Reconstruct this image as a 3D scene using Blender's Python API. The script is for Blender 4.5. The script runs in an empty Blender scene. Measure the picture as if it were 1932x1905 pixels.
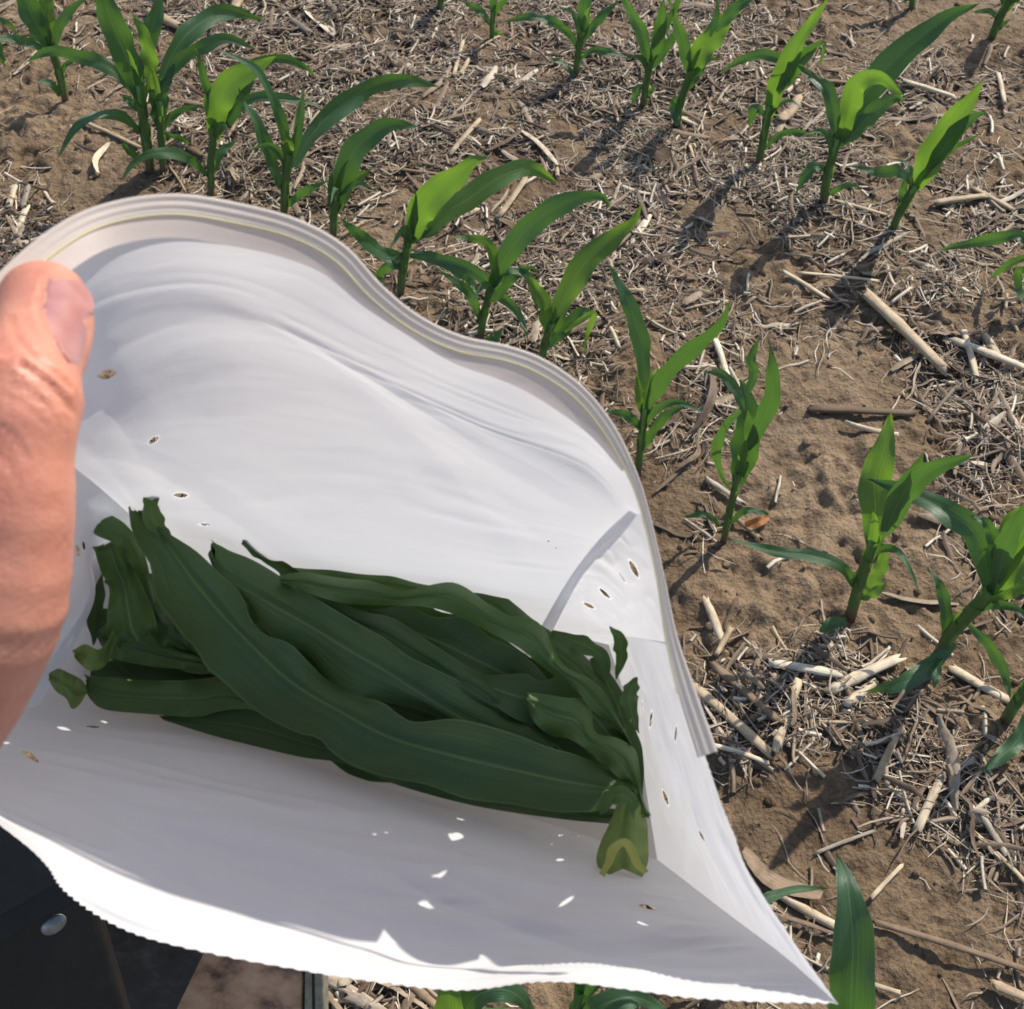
import bpy, math, random
import numpy as np
from mathutils import Vector

R = random.Random(7)
rng = np.random.default_rng(11)
sc = bpy.context.scene
col = sc.collection

# ------------------------------------------------------------------ camera, light, exposure
CAM = Vector((0.0, 0.0, 1.318))
PITCH = math.radians(53.0)                      # below the horizon
FPX, CX, CY = 2065.0, 966.0, 952.5              # measured focal length in units of a 1932 px wide picture
cam_d = bpy.data.cameras.new('camera')
cam = bpy.data.objects.new('camera', cam_d)
col.objects.link(cam)
cam.location = CAM
cam.rotation_euler = (math.pi / 2 - PITCH, 0, 0)
cam_d.sensor_width = 36
cam_d.lens = 36 * FPX / 1932
cam_d.clip_start = 0.01
cam_d.clip_end = 600
cam_d.dof.use_dof = True
cam_d.dof.focus_distance = 0.78
cam_d.dof.aperture_fstop = 30
sc.camera = cam

SUN_AZ, SUN_EL = math.radians(42), math.radians(43)   # azimuth clockwise from +Y
w = bpy.data.worlds.new('World')
sc.world = w
w.use_nodes = True
nt = w.node_tree
for n in list(nt.nodes): nt.nodes.remove(n)
sky = nt.nodes.new('ShaderNodeTexSky'); sky.sky_type = 'NISHITA'; sky.sun_disc = False
sky.sun_elevation = SUN_EL; sky.sun_rotation = SUN_AZ
bg = nt.nodes.new('ShaderNodeBackground'); bg.inputs[1].default_value = 0.15
wo = nt.nodes.new('ShaderNodeOutputWorld')
nt.links.new(sky.outputs[0], bg.inputs[0]); nt.links.new(bg.outputs[0], wo.inputs[0])
sun_d = bpy.data.lights.new('sun', 'SUN'); sun_d.energy = 4.8; sun_d.angle = math.radians(0.55)
sun_d.color = (1.0, 0.93, 0.82)
sun = bpy.data.objects.new('sun', sun_d); col.objects.link(sun)
SUNV = Vector((math.sin(SUN_AZ) * math.cos(SUN_EL), math.cos(SUN_AZ) * math.cos(SUN_EL), math.sin(SUN_EL)))
sun.rotation_euler = SUNV.to_track_quat('Z', 'Y').to_euler()
sun.location = (2, 2, 4)
sc.view_settings.view_transform = 'Standard'
sc.view_settings.look = 'None'
sc.view_settings.gamma = 1
sc.view_settings.exposure = 0.17
sc.view_settings.use_curve_mapping = False

# ------------------------------------------------------------------ measuring helpers
FW = np.array((0, math.cos(PITCH), -math.sin(PITCH)))
UP = np.array((0, math.sin(PITCH), math.cos(PITCH)))
RT = np.array((1.0, 0, 0))
C0 = np.array(CAM)

def ray(px, py):
    return FW + RT * ((px - CX) / FPX) + UP * ((CY - py) / FPX)
def P(px, py, d):
    return C0 + ray(px, py) * d
def G(px, py, z=0.0):
    r = ray(px, py)
    return C0 + r * ((z - C0[2]) / r[2])
def depth(p):
    return float(np.dot(np.asarray(p) - C0, FW))
def to_px(p):
    v = np.asarray(p) - C0
    d = v @ FW
    return CX + FPX * (v @ RT) / d, CY - FPX * (v @ UP) / d

def crom(pts, n):
    """Catmull-Rom through pts (k, dim) resampled to n points, by chord length."""
    pts = np.asarray(pts, float)
    k = len(pts)
    if k == 2:
        t = np.linspace(0, 1, n)[:, None]
        return pts[0] * (1 - t) + pts[1] * t
    ext = np.vstack([2 * pts[0] - pts[1], pts, 2 * pts[-1] - pts[-2]])
    seg = np.linalg.norm(np.diff(pts, axis=0), axis=1) + 1e-9
    s = np.concatenate([[0], np.cumsum(seg)]); s /= s[-1]
    out = np.empty((n, pts.shape[1]))
    for i, t in enumerate(np.linspace(0, 1, n)):
        j = min(int(np.searchsorted(s, t, side='right')) - 1, k - 2); j = max(j, 0)
        u = (t - s[j]) / (s[j + 1] - s[j])
        p0, p1, p2, p3 = ext[j], ext[j + 1], ext[j + 2], ext[j + 3]
        out[i] = 0.5 * ((2 * p1) + (-p0 + p2) * u + (2 * p0 - 5 * p1 + 4 * p2 - p3) * u * u + (-p0 + 3 * p1 - 3 * p2 + p3) * u ** 3)
    return out

def crom_u(pts, n):
    """Catmull-Rom with even parameter (so neighbouring rows stay in step)."""
    pts = np.asarray(pts, float); k = len(pts)
    ext = np.concatenate([2 * pts[:1] - pts[1:2], pts, 2 * pts[-1:] - pts[-2:-1]])
    out = []
    for t in np.linspace(0, k - 1, n):
        j = min(int(t), k - 2); u = t - j
        p0, p1, p2, p3 = ext[j], ext[j + 1], ext[j + 2], ext[j + 3]
        out.append(0.5 * ((2 * p1) + (-p0 + p2) * u + (2 * p0 - 5 * p1 + 4 * p2 - p3) * u * u + (-p0 + 3 * p1 - 3 * p2 + p3) * u ** 3))
    return np.array(out)

def vnoise(x, y, f, seed):
    g = np.random.default_rng(seed).random((256, 256))
    X = x * f + 91.3; Y = y * f + 47.7
    xi = np.floor(X).astype(int); yi = np.floor(Y).astype(int)
    fx = X - xi; fy = Y - yi
    fx = fx * fx * (3 - 2 * fx); fy = fy * fy * (3 - 2 * fy)
    a = g[xi % 256, yi % 256]; b = g[(xi + 1) % 256, yi % 256]
    c = g[xi % 256, (yi + 1) % 256]; d = g[(xi + 1) % 256, (yi + 1) % 256]
    return (a * (1 - fx) + b * fx) * (1 - fy) + (c * (1 - fx) + d * fx) * fy

# ------------------------------------------------------------------ object helpers
def tag(o, label=None, cat=None, group=None, kind=None):
    if label: o['label'] = label
    if cat: o['category'] = cat
    if group: o['group'] = group
    if kind: o['kind'] = kind
    return o
def empty(name, loc, label, cat, group=None):
    o = bpy.data.objects.new(name, None); o.empty_display_size = 0.02
    o.location = loc; col.objects.link(o)
    return tag(o, label, cat, group)
def mesh_from(name, V, F, m=None, smooth=True, uv=None, attrs=None):
    me = bpy.data.meshes.new(name)
    V = np.asarray(V, float)
    me.from_pydata(V.tolist(), [], F if isinstance(F, list) else F.tolist())
    if smooth: me.polygons.foreach_set('use_smooth', np.ones(len(me.polygons), bool))
    if uv is not None:
        l = me.uv_layers.new(name='UVMap')
        idx = np.empty(len(me.loops), int); me.loops.foreach_get('vertex_index', idx)
        l.data.foreach_set('uv', np.asarray(uv)[idx].ravel())
    for k, a in (attrs or {}).items():
        a = np.asarray(a, float)
        if a.ndim == 1:
            at = me.attributes.new(k, 'FLOAT', 'POINT'); at.data.foreach_set('value', a)
        else:
            at = me.attributes.new(k, 'FLOAT_COLOR', 'POINT')
            at.data.foreach_set('color', np.hstack([a, np.ones((len(a), 1))]).ravel())
    if m: me.materials.append(m)
    me.update()
    return me
def link(name, me, parent=None, world=False):
    o = bpy.data.objects.new(name, me); col.objects.link(o)
    if parent is not None:
        o.parent = parent
        if world: o.location = -parent.location
    return o

def grid_faces(nr, nc, wrap=False):
    F = []
    for i in range(nr - 1):
        for j in range(nc - (0 if wrap else 1)):
            j2 = (j + 1) % nc
            F.append((i * nc + j, i * nc + j2, (i + 1) * nc + j2, (i + 1) * nc + j))
    return F

def tube(pts, rad, ns=8, flat=1.0, caps=True):
    pts = np.asarray(pts, float); n = len(pts)
    rad = np.broadcast_to(np.asarray(rad, float), (n,))
    T = np.gradient(pts, axis=0); T /= np.linalg.norm(T, axis=1)[:, None] + 1e-12
    ref = np.array((0.13, 0.21, 0.97)) if abs(T[0][2]) < 0.9 else np.array((0.9, 0.3, 0.1))
    V = []
    for i in range(n):
        a = np.cross(T[i], ref); a /= np.linalg.norm(a) + 1e-12
        b = np.cross(T[i], a)
        for k in range(ns):
            th = 2 * math.pi * k / ns
            V.append(pts[i] + rad[i] * (a * math.cos(th) + b * math.sin(th) * flat))
    F = grid_faces(n, ns, True)
    if caps:
        F.append(tuple(range(ns))[::-1]); F.append(tuple((n - 1) * ns + k for k in range(ns)))
    return np.array(V), F

# ------------------------------------------------------------------ materials
class Mat:
    def __init__(s, name):
        s.m = bpy.data.materials.new(name); s.m.use_nodes = True
        s.t = s.m.node_tree
        for n in list(s.t.nodes): s.t.nodes.remove(n)
        s.out = s.n('ShaderNodeOutputMaterial')
    def n(s, typ, **kw):
        nd = s.t.nodes.new(typ)
        for k, v in kw.items(): setattr(nd, k, v)
        return nd
    def l(s, a, b): s.t.links.new(a, b)
    def noise(s, scale, detail=4, rough=.55, vec=None, dist=0):
        nd = s.n('ShaderNodeTexNoise'); nd.inputs['Scale'].default_value = scale
        nd.inputs['Detail'].default_value = detail; nd.inputs['Roughness'].default_value = rough
        nd.inputs['Distortion'].default_value = dist
        if vec is not None: s.l(vec, nd.inputs['Vector'])
        return nd
    def ramp(s, fac, stops):
        r = s.n('ShaderNodeValToRGB'); e = r.color_ramp.elements
        while len(e) < len(stops): e.new(0.5)
        for i, (p, c) in enumerate(stops):
            e[i].position = p; e[i].color = (*c, 1) if len(c) == 3 else c
        s.l(fac, r.inputs[0]); return r
    def mix(s, fac, a, b, mode='MIX'):
        m = s.n('ShaderNodeMix', data_type='RGBA', blend_type=mode)
        for v, i in ((fac, 0), (a, 6), (b, 7)):
            if hasattr(v, 'is_output') or hasattr(v, 'links'): s.l(v, m.inputs[i])
            else: m.inputs[i].default_value = v if i == 0 else (*v, 1)
        return m.outputs[2]
    def math(s, op, a, b=None, clamp=False):
        m = s.n('ShaderNodeMath', operation=op, use_clamp=clamp)
        for v, i in ((a, 0), (b, 1)):
            if v is None: continue
            if hasattr(v, 'links'): s.l(v, m.inputs[i])
            else: m.inputs[i].default_value = v
        return m.outputs[0]
    def bump(s, h, strength=.5, dist=.01, prev=None):
        b = s.n('ShaderNodeBump'); b.inputs['Strength'].default_value = strength
        b.inputs['Distance'].default_value = dist; s.l(h, b.inputs['Height'])
        if prev is not None: s.l(prev, b.inputs['Normal'])
        return b.outputs[0]
    def bsdf(s, colour, rough=.6, spec=.5, normal=None):
        b = s.n('ShaderNodeBsdfPrincipled')
        if hasattr(colour, 'links'): s.l(colour, b.inputs['Base Color'])
        else: b.inputs['Base Color'].default_value = (*colour, 1)
        if hasattr(rough, 'links'): s.l(rough, b.inputs['Roughness'])
        else: b.inputs['Roughness'].default_value = rough
        b.inputs['Specular IOR Level'].default_value = spec
        if normal is not None: s.l(normal, b.inputs['Normal'])
        return b
    def attr(s, name):
        return s.n('ShaderNodeAttribute', attribute_name=name)
    def obj(s): return s.n('ShaderNodeTexCoord').outputs['Object']
    def gen(s): return s.n('ShaderNodeTexCoord').outputs['Generated']

def soil_material():
    k = Mat('soil')
    co = k.obj()
    big = k.noise(3.1, 5, .6, co); mid = k.noise(28, 6, .7, co); fine = k.noise(210, 4, .7, co)
    c1 = k.ramp(big.outputs[0], [(.32, (.165, .112, .068)), (.5, (.245, .175, .112)), (.7, (.325, .242, .162))])
    c2 = k.ramp(mid.outputs[0], [(.3, (.36, .33, .31)), (.5, (.92, .90, .87)), (.72, (1.25, 1.22, 1.16))])
    c = k.mix(.75, c1.outputs[0], c2.outputs[0], 'MULTIPLY')
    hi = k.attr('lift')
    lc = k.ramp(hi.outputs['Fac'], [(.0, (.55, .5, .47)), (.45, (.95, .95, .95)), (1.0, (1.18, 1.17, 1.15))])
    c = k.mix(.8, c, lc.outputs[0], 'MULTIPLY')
    gr = k.ramp(fine.outputs[0], [(.35, (.7, .68, .66)), (.6, (1.08, 1.08, 1.08))])
    c = k.mix(.7, c, gr.outputs[0], 'MULTIPLY')
    vor = k.n('ShaderNodeTexVoronoi'); vor.inputs['Scale'].default_value = 150; k.l(co, vor.inputs['Vector'])
    h = k.math('ADD', fine.outputs[0], k.math('MULTIPLY', vor.outputs['Distance'], .6))
    nb = k.bump(h, .9, .005); nb = k.bump(mid.outputs[0], .7, .012, nb)
    b = k.bsdf(c, .93, .18, nb)
    k.l(b.outputs[0], k.out.inputs[0]); return k.m
M_SOIL = soil_material()

def straw_material(name, stops, use_attr):
    k = Mat(name)
    if use_attr:
        f = k.attr('tone').outputs['Fac']
    else:
        f = k.n('ShaderNodeObjectInfo').outputs['Random']
    c = k.ramp(f, stops).outputs[0]
    n1 = k.noise(60, 4, .6, k.obj()); 
    mp = k.n('ShaderNodeMapping'); mp.inputs['Scale'].default_value = (30, 900, 900)
    k.l(k.obj(), mp.inputs['Vector'])
    n2 = k.noise(1, 2, .5, mp.outputs[0])
    sh = k.ramp(n1.outputs[0], [(.3, (.55, .5, .45)), (.55, (1, 1, 1))])
    c = k.mix(.8, c, sh.outputs[0], 'MULTIPLY')
    st = k.ramp(n2.outputs[0], [(.35, (.65, .62, .6)), (.6, (1.05, 1.05, 1.05))])
    c = k.mix(.6 if not use_attr else .15, c, st.outputs[0], 'MULTIPLY')
    b = k.bsdf(k.mix(1.0, c, (.92, .88, .82), 'MULTIPLY'), .62, .35, k.bump(n2.outputs[0] if not use_attr else n1.outputs[0], .4, .002))
    k.l(b.outputs[0], k.out.inputs[0]); return k.m
ST_PALE = [(0, (.42, .32, .21)), (.35, (.56, .46, .32)), (.7, (.70, .60, .45)), (1, (.78, .71, .58))]
ST_MIX = [(0, (.085, .058, .04)), (.25, (.18, .125, .085)), (.5, (.30, .235, .17)), (.7, (.52, .45, .36)), (1, (.76, .69, .57))]
ST_BROWN = [(0, (.12, .08, .052)), (.5, (.24, .17, .11)), (1, (.36, .27, .18))]
M_PALE = straw_material('pale_stalk', ST_PALE, False)
M_BROWN = straw_material('brown_husk', ST_BROWN, False)
M_GREY = straw_material('grey_fibre', [(0, (.20, .165, .13)), (.5, (.36, .32, .27)), (1, (.52, .48, .42))], False)
M_LITTER = straw_material('litter', ST_MIX, True)

def leaf_material(name, base, vein, trans, tr=.38, rough=.42, dark=(.6, .6, .6)):
    k = Mat(name)
    uv = k.n('ShaderNodeUVMap').outputs[0]
    sep = k.n('ShaderNodeSeparateXYZ'); k.l(uv, sep.inputs[0])
    d = k.math('ABSOLUTE', k.math('SUBTRACT', sep.outputs[0], .5))
    rib = k.ramp(d, [(0, (1, 1, 1)), (.022, (.5, .5, .5)), (.034, (0, 0, 0))])
    mp = k.n('ShaderNodeMapping'); mp.inputs['Scale'].default_value = (46, .6, 1); k.l(uv, mp.inputs['Vector'])
    st = k.noise(1, 3, .5, mp.outputs[0])
    mp2 = k.n('ShaderNodeMapping'); mp2.inputs['Scale'].default_value = (3, 5, 1); k.l(uv, mp2.inputs['Vector'])
    bl = k.noise(1.3, 3, .5, mp2.outputs[0])
    inf = k.n('ShaderNodeObjectInfo').outputs['Random']
    c = k.mix(k.ramp(st.outputs[0], [(.35, (0, 0, 0)), (.65, (1, 1, 1))]).outputs[0], [x * .78 for x in base], base)
    c = k.mix(k.ramp(bl.outputs[0], [(.3, (.75, .78, .8)), (.7, (0, 0, 0))]).outputs[0], c, [x * y for x, y in zip(base, (1.35, 1.2, 1.0))])
    c = k.mix(k.math('MULTIPLY', inf, .35), c, [x * y for x, y in zip(base, dark)])
    c = k.mix(k.math('MULTIPLY', rib.outputs[0], .7), c, vein)
    edge = k.ramp(d, [(.47, (0, 0, 0)), (.5, (1, 1, 1))])
    c = k.mix(k.math('MULTIPLY', edge.outputs[0], .5), c, vein)
    nb = k.bump(st.outputs[0], .45, .0016)
    b = k.bsdf(c, rough, .45, nb)
    t = k.n('ShaderNodeBsdfTranslucent')
    tc = k.mix(k.ramp(st.outputs[0], [(.3, (0, 0, 0)), (.7, (1, 1, 1))]).outputs[0], [x * .72 for x in trans], trans)
    k.l(tc, t.inputs[0]); k.l(nb, t.inputs['Normal'])
    mx = k.n('ShaderNodeMixShader'); mx.inputs[0].default_value = tr
    k.l(b.outputs[0], mx.inputs[1]); k.l(t.outputs[0], mx.inputs[2])
    k.l(mx.outputs[0], k.out.inputs[0]); return k.m
M_LEAF = leaf_material('corn_leaf', (.050, .118, .060), (.17, .28, .13), (.16, .36, .035), .30, .34)
M_LEAF2 = leaf_material('corn_leaf_young', (.064, .142, .054), (.20, .33, .12), (.27, .50, .040), .40, .36)
M_SHEATH = leaf_material('leaf_sheath', (.11, .21, .070), (.14, .24, .08), (.32, .60, .06), .38, .45)
M_CUT = leaf_material('picked_leaf', (.042, .096, .026), (.15, .23, .065), (.14, .26, .03), .14, .33, (.7, .75, .9))
M_CUT2 = leaf_material('picked_leaf_pale', (.068, .142, .040), (.20, .29, .09), (.18, .30, .05), .18, .42)
M_YELLOW = leaf_material('yellow_torn_leaf', (.20, .28, .07), (.42, .46, .16), (.35, .42, .08), .3, .5)
M_CUT3 = leaf_material('picked_leaf_light', (.20, .30, .085), (.26, .33, .10), (.25, .36, .08), .22, .48)
M_ARCH = leaf_material('yellow_cut_edge', (.58, .60, .16), (.6, .6, .2), (.4, .45, .1), .25, .5)
M_DRYLEAF = leaf_material('orange_dead_leaf', (.42, .17, .05), (.5, .25, .1), (.5, .2, .05), .25, .6)

def stem_material():
    k = Mat('corn_stem')
    a = k.attr('rise').outputs['Fac']
    c = k.ramp(a, [(.0, (.075, .03, .028)), (.18, (.11, .10, .05)), (.4, (.11, .20, .065)), (1, (.14, .28, .075))])
    n = k.noise(140, 3, .6, k.obj())
    c2 = k.mix(.4, c.outputs[0], k.ramp(n.outputs[0], [(.3, (.6, .6, .6)), (.7, (1.1, 1.1, 1.1))]).outputs[0], 'MULTIPLY')
    b = k.bsdf(c2, .45, .4, k.bump(n.outputs[0], .2, .002))
    k.l(b.outputs[0], k.out.inputs[0]); return k.m
M_STEM = stem_material()

def paper_material(name, colour, trans, tr, holes=True):
    k = Mat(name)
    co = k.obj()
    n = k.noise(38, 5, .6, co); f = k.noise(900, 2, .5, co)
    c = k.mix(k.math('MULTIPLY', n.outputs[0], .35), colour, [x * .93 for x in colour])
    mpw = k.n('ShaderNodeMapping'); mpw.inputs['Scale'].default_value = (9, 9, 34)
    mpw.inputs['Rotation'].default_value = (0.2, -.35, .2)
    k.l(co, mpw.inputs['Vector'])
    wr = k.noise(2.0, 4, .5, mpw.outputs[0], .6)
    nb = k.bump(f.outputs[0], .10, .0006); nb = k.bump(wr.outputs[0], .16, .005, nb)
    b = k.bsdf(c, .48, .4, nb)
    t = k.n('ShaderNodeBsdfTranslucent'); t.inputs[0].default_value = (*trans, 1); k.l(nb, t.inputs['Normal'])
    mx = k.n('ShaderNodeMixShader'); mx.inputs[0].default_value = tr
    k.l(b.outputs[0], mx.inputs[1]); k.l(t.outputs[0], mx.inputs[2])
    res = mx.outputs[0]
    if holes:
        h = k.attr('hole').outputs['Fac']
        tp = k.n('ShaderNodeBsdfTransparent')
        lip = k.n('ShaderNodeBsdfTranslucent'); lip.inputs[0].default_value = (.95, .94, .92, 1)
        ml = k.n('ShaderNodeMixShader')
        k.l(k.math('MULTIPLY', k.math('GREATER_THAN', h, .72), .6), ml.inputs[0])
        k.l(res, ml.inputs[1]); k.l(lip.outputs[0], ml.inputs[2]); res = ml.outputs[0]
        m2 = k.n('ShaderNodeMixShader')
        k.l(k.math('GREATER_THAN', h, 1.0), m2.inputs[0])
        k.l(res, m2.inputs[1]); k.l(tp.outputs[0], m2.inputs[2])
        res = m2.outputs[0]
    k.l(res, k.out.inputs[0]); return k.m
M_PAPER = paper_material('white_paper', (.85, .85, .87), (.78, .77, .785), .40)
M_BAND = paper_material('cream_strip', (.78, .69, .63), (.80, .68, .60), .5, False)
M_TIE = paper_material('tie_strip', (.82, .74, .67), (.82, .72, .63), .5, False)
M_GLUE = paper_material('yellow_glue', (.86, .80, .52), (.8, .72, .4), .4, False)

# ------------------------------------------------------------------ ground
fx = np.arange(-1.62, 1.62, 0.0042); fy = np.arange(-0.25, 2.9, 0.0042)
def stretch(a):
    g = 0.006 * 1.32 ** np.arange(1, 36); g = np.cumsum(g)
    g = g[g < 150]
    return np.concatenate([(a[0] - g)[::-1], a, a[-1] + g])
gx, gy = stretch(fx), stretch(fy)
X, Y = np.meshgrid(gx, gy, indexing='ij')
def soil_height(X, Y):
    wx = X + .03 * (vnoise(X, Y, 9, 1) - .5); wy = Y + .03 * (vnoise(X, Y, 9, 2) - .5)
    h = .022 * (vnoise(wx, wy, 3.2, 3) - .5) + .012 * (vnoise(wx, wy, 9, 4) - .5)
    rough = np.clip((vnoise(X, Y, 4.3, 5) - .32) * 3, .25, 1)
    h += rough * .014 * (np.abs(vnoise(wx, wy, 24, 6) - .5) * 2)
    h += rough * .012 * (vnoise(.8 * wx + .6 * wy, .6 * wx - .8 * wy, 47, 7) - .5)
    h += (rough * .7 + .3) * .0055 * (vnoise(wx + .3 * vnoise(X, Y, 40, 21) * .02, wy, 105, 8) - .5)
    dg = .7 * X + .7 * Y; eg = .7 * X - .7 * Y
    h += .0034 * (vnoise(dg, eg * .6, 190, 9) - .5) + .0040 * (vnoise(eg, dg, 118, 19) - .5) * (vnoise(X, Y, 17, 34) + .3)
    pit = vnoise(wx, wy, 75, 10)
    h -= .008 * np.clip(vnoise(X, Y, 13, 33) * 2 - .7, 0, 1) * np.clip(pit - .66, 0, 1) / .34
    crack = np.abs(vnoise(wx, wy, 6.5, 12) - .5) + .10 * np.abs(vnoise(X, Y, 40, 13) - .5)
    cm = np.clip(vnoise(X, Y, 2.1, 14) - .45, 0, .2) / .2
    h -= .011 * cm * np.clip(1 - crack / .018, 0, 1)
    return h
H = soil_height(X, Y)
ridge = .012 * (vnoise(X, Y, 1.2, 15) - .5)
far = np.clip((np.maximum(np.abs(X) - 1.6, 0) + np.maximum(Y - 2.9, 0) + np.maximum(-.25 - Y, 0)) / 1.0, 0, 1)
H = (H + ridge) * (1 - far * .8)
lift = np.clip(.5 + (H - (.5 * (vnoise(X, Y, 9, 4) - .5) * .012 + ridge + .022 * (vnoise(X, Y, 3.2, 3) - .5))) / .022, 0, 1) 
nx, ny = len(gx), len(gy)
V = np.stack([X.ravel(), Y.ravel(), H.ravel()], 1)
ii, jj = np.meshgrid(np.arange(nx - 1), np.arange(ny - 1), indexing='ij')
a = (ii * ny + jj).ravel()
Fq = np.stack([a, a + ny, a + ny + 1, a + 1], 1)
me = bpy.data.meshes.new('ground')
me.vertices.add(len(V)); me.vertices.foreach_set('co', V.ravel())
me.loops.add(Fq.size); me.loops.foreach_set('vertex_index', Fq.ravel().astype(np.int32))
me.polygons.add(len(Fq)); me.polygons.foreach_set('loop_start', (np.arange(len(Fq)) * 4).astype(np.int32))
me.polygons.foreach_set('loop_total', np.full(len(Fq), 4, np.int32))
me.update(calc_edges=True)
me.polygons.foreach_set('use_smooth', np.ones(len(Fq), bool))
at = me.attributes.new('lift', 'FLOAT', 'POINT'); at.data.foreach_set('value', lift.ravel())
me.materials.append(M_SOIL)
ground = link('ground', me); ground['kind'] = 'structure'

def hgt(x, y):
    x = np.asarray(x, float); y = np.asarray(y, float)
    i = np.clip(np.searchsorted(gx, x) - 1, 0, nx - 2); j = np.clip(np.searchsorted(gy, y) - 1, 0, ny - 2)
    return np.maximum(np.maximum(H[i, j], H[i + 1, j]), np.maximum(H[i, j + 1], H[i + 1, j + 1]))

# ------------------------------------------------------------------ leaf builder
def leaf_geo(mid, width, n=22, m=7, twist=(0, 0), fold=.25, ripple=.0, blunt0=.5, blunt1=0.0, peak=.38,
             wav=0.0, seed=0, torn=0.0, wob=0.0):
    r = random.Random(seed)
    mid = np.asarray(mid, float)
    c = crom(mid, n)
    T = np.gradient(c, axis=0); T /= np.linalg.norm(T, axis=1)[:, None] + 1e-12
    Vw = c - C0; Vw /= np.linalg.norm(Vw, axis=1)[:, None]
    L = np.cross(T, Vw); L /= np.linalg.norm(L, axis=1)[:, None] + 1e-9
    # smooth the side vector so that foreshortened bends do not flip it
    for i in range(1, n):
        if np.dot(L[i], L[i - 1]) < 0: L[i] = -L[i]
    K = L.copy()
    for _ in range(3):
        K[1:-1] = (K[:-2] + K[1:-1] * 2 + K[2:]) / 4
    L = K / (np.linalg.norm(K, axis=1)[:, None] + 1e-9)
    N = np.cross(L, T)
    N /= np.linalg.norm(N, axis=1)[:, None] + 1e-9
    if np.mean(np.sum(N * Vw, axis=1)) > 0: N = -N
    V, UVs = [], []
    ph1, ph2, ph3 = r.uniform(0, 6.28), r.uniform(0, 6.28), r.uniform(0, 6.28)
    k1, k2 = r.uniform(2.2, 3.4), r.uniform(2.2, 3.6)
    length = np.sum(np.linalg.norm(np.diff(c, axis=0), axis=1))
    for i in range(n):
        t = i / (n - 1)
        if t < peak: f = blunt0 + (1 - blunt0) * math.sin(t / peak * math.pi / 2)
        else: f = blunt1 + (1 - blunt1) * (math.cos((t - peak) / (1 - peak) * math.pi / 2) ** .85)
        a = twist[0] + (twist[1] - twist[0]) * t + wob * math.sin(ph2 + t * 6.28 * (.8 + .25 * k1)) * min(1, t * 3)
        l = L[i] * math.cos(a) + N[i] * math.sin(a)
        nn = N[i] * math.cos(a) - L[i] * math.sin(a)
        for j in range(m):
            s = 2 * j / (m - 1) - 1
            ww = width * f / 2 * (1 + wav * (math.sin(ph3 + t * 6.28 * k1 * 1.1) if s > 0 else math.sin(ph2 + t * 6.28 * k2 * 1.0)) + wav * .5 * math.sin(ph1 + s + t * 29))
            if torn and (t < .06 or (blunt1 and t > .94)):
                extra = torn * r.uniform(-.45, .45) * width
            else: extra = 0
            off = fold * abs(s) * ww + ripple * (s * s) * width * (math.sin(ph1 + t * 6.28 * k1) if s > 0 else math.sin(ph2 + t * 6.28 * k2))
            off -= .10 * (s * s) * ww
            V.append(c[i] + l * s * ww + nn * off + T[i] * extra)
            UVs.append((j / (m - 1), t * max(length / .3, .2)))
    return np.array(V), grid_faces(n, m), np.array(UVs)

def leaf_obj(parent, mid, width, mat, **kw):
    Vv, F, U = leaf_geo(mid, width, **kw)
    me = mesh_from('leaf', Vv, F, mat, True, U)
    return link('leaf', me, parent, parent is not None)

# ------------------------------------------------------------------ corn plants in the field
def clampz(p, zmin):
    """slide a point towards the camera so that it stays above the soil"""
    if p[2] < zmin:
        r = (p - C0)
        t = (zmin - C0[2]) / r[2]
        p = C0 + r * t
    return p

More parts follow.
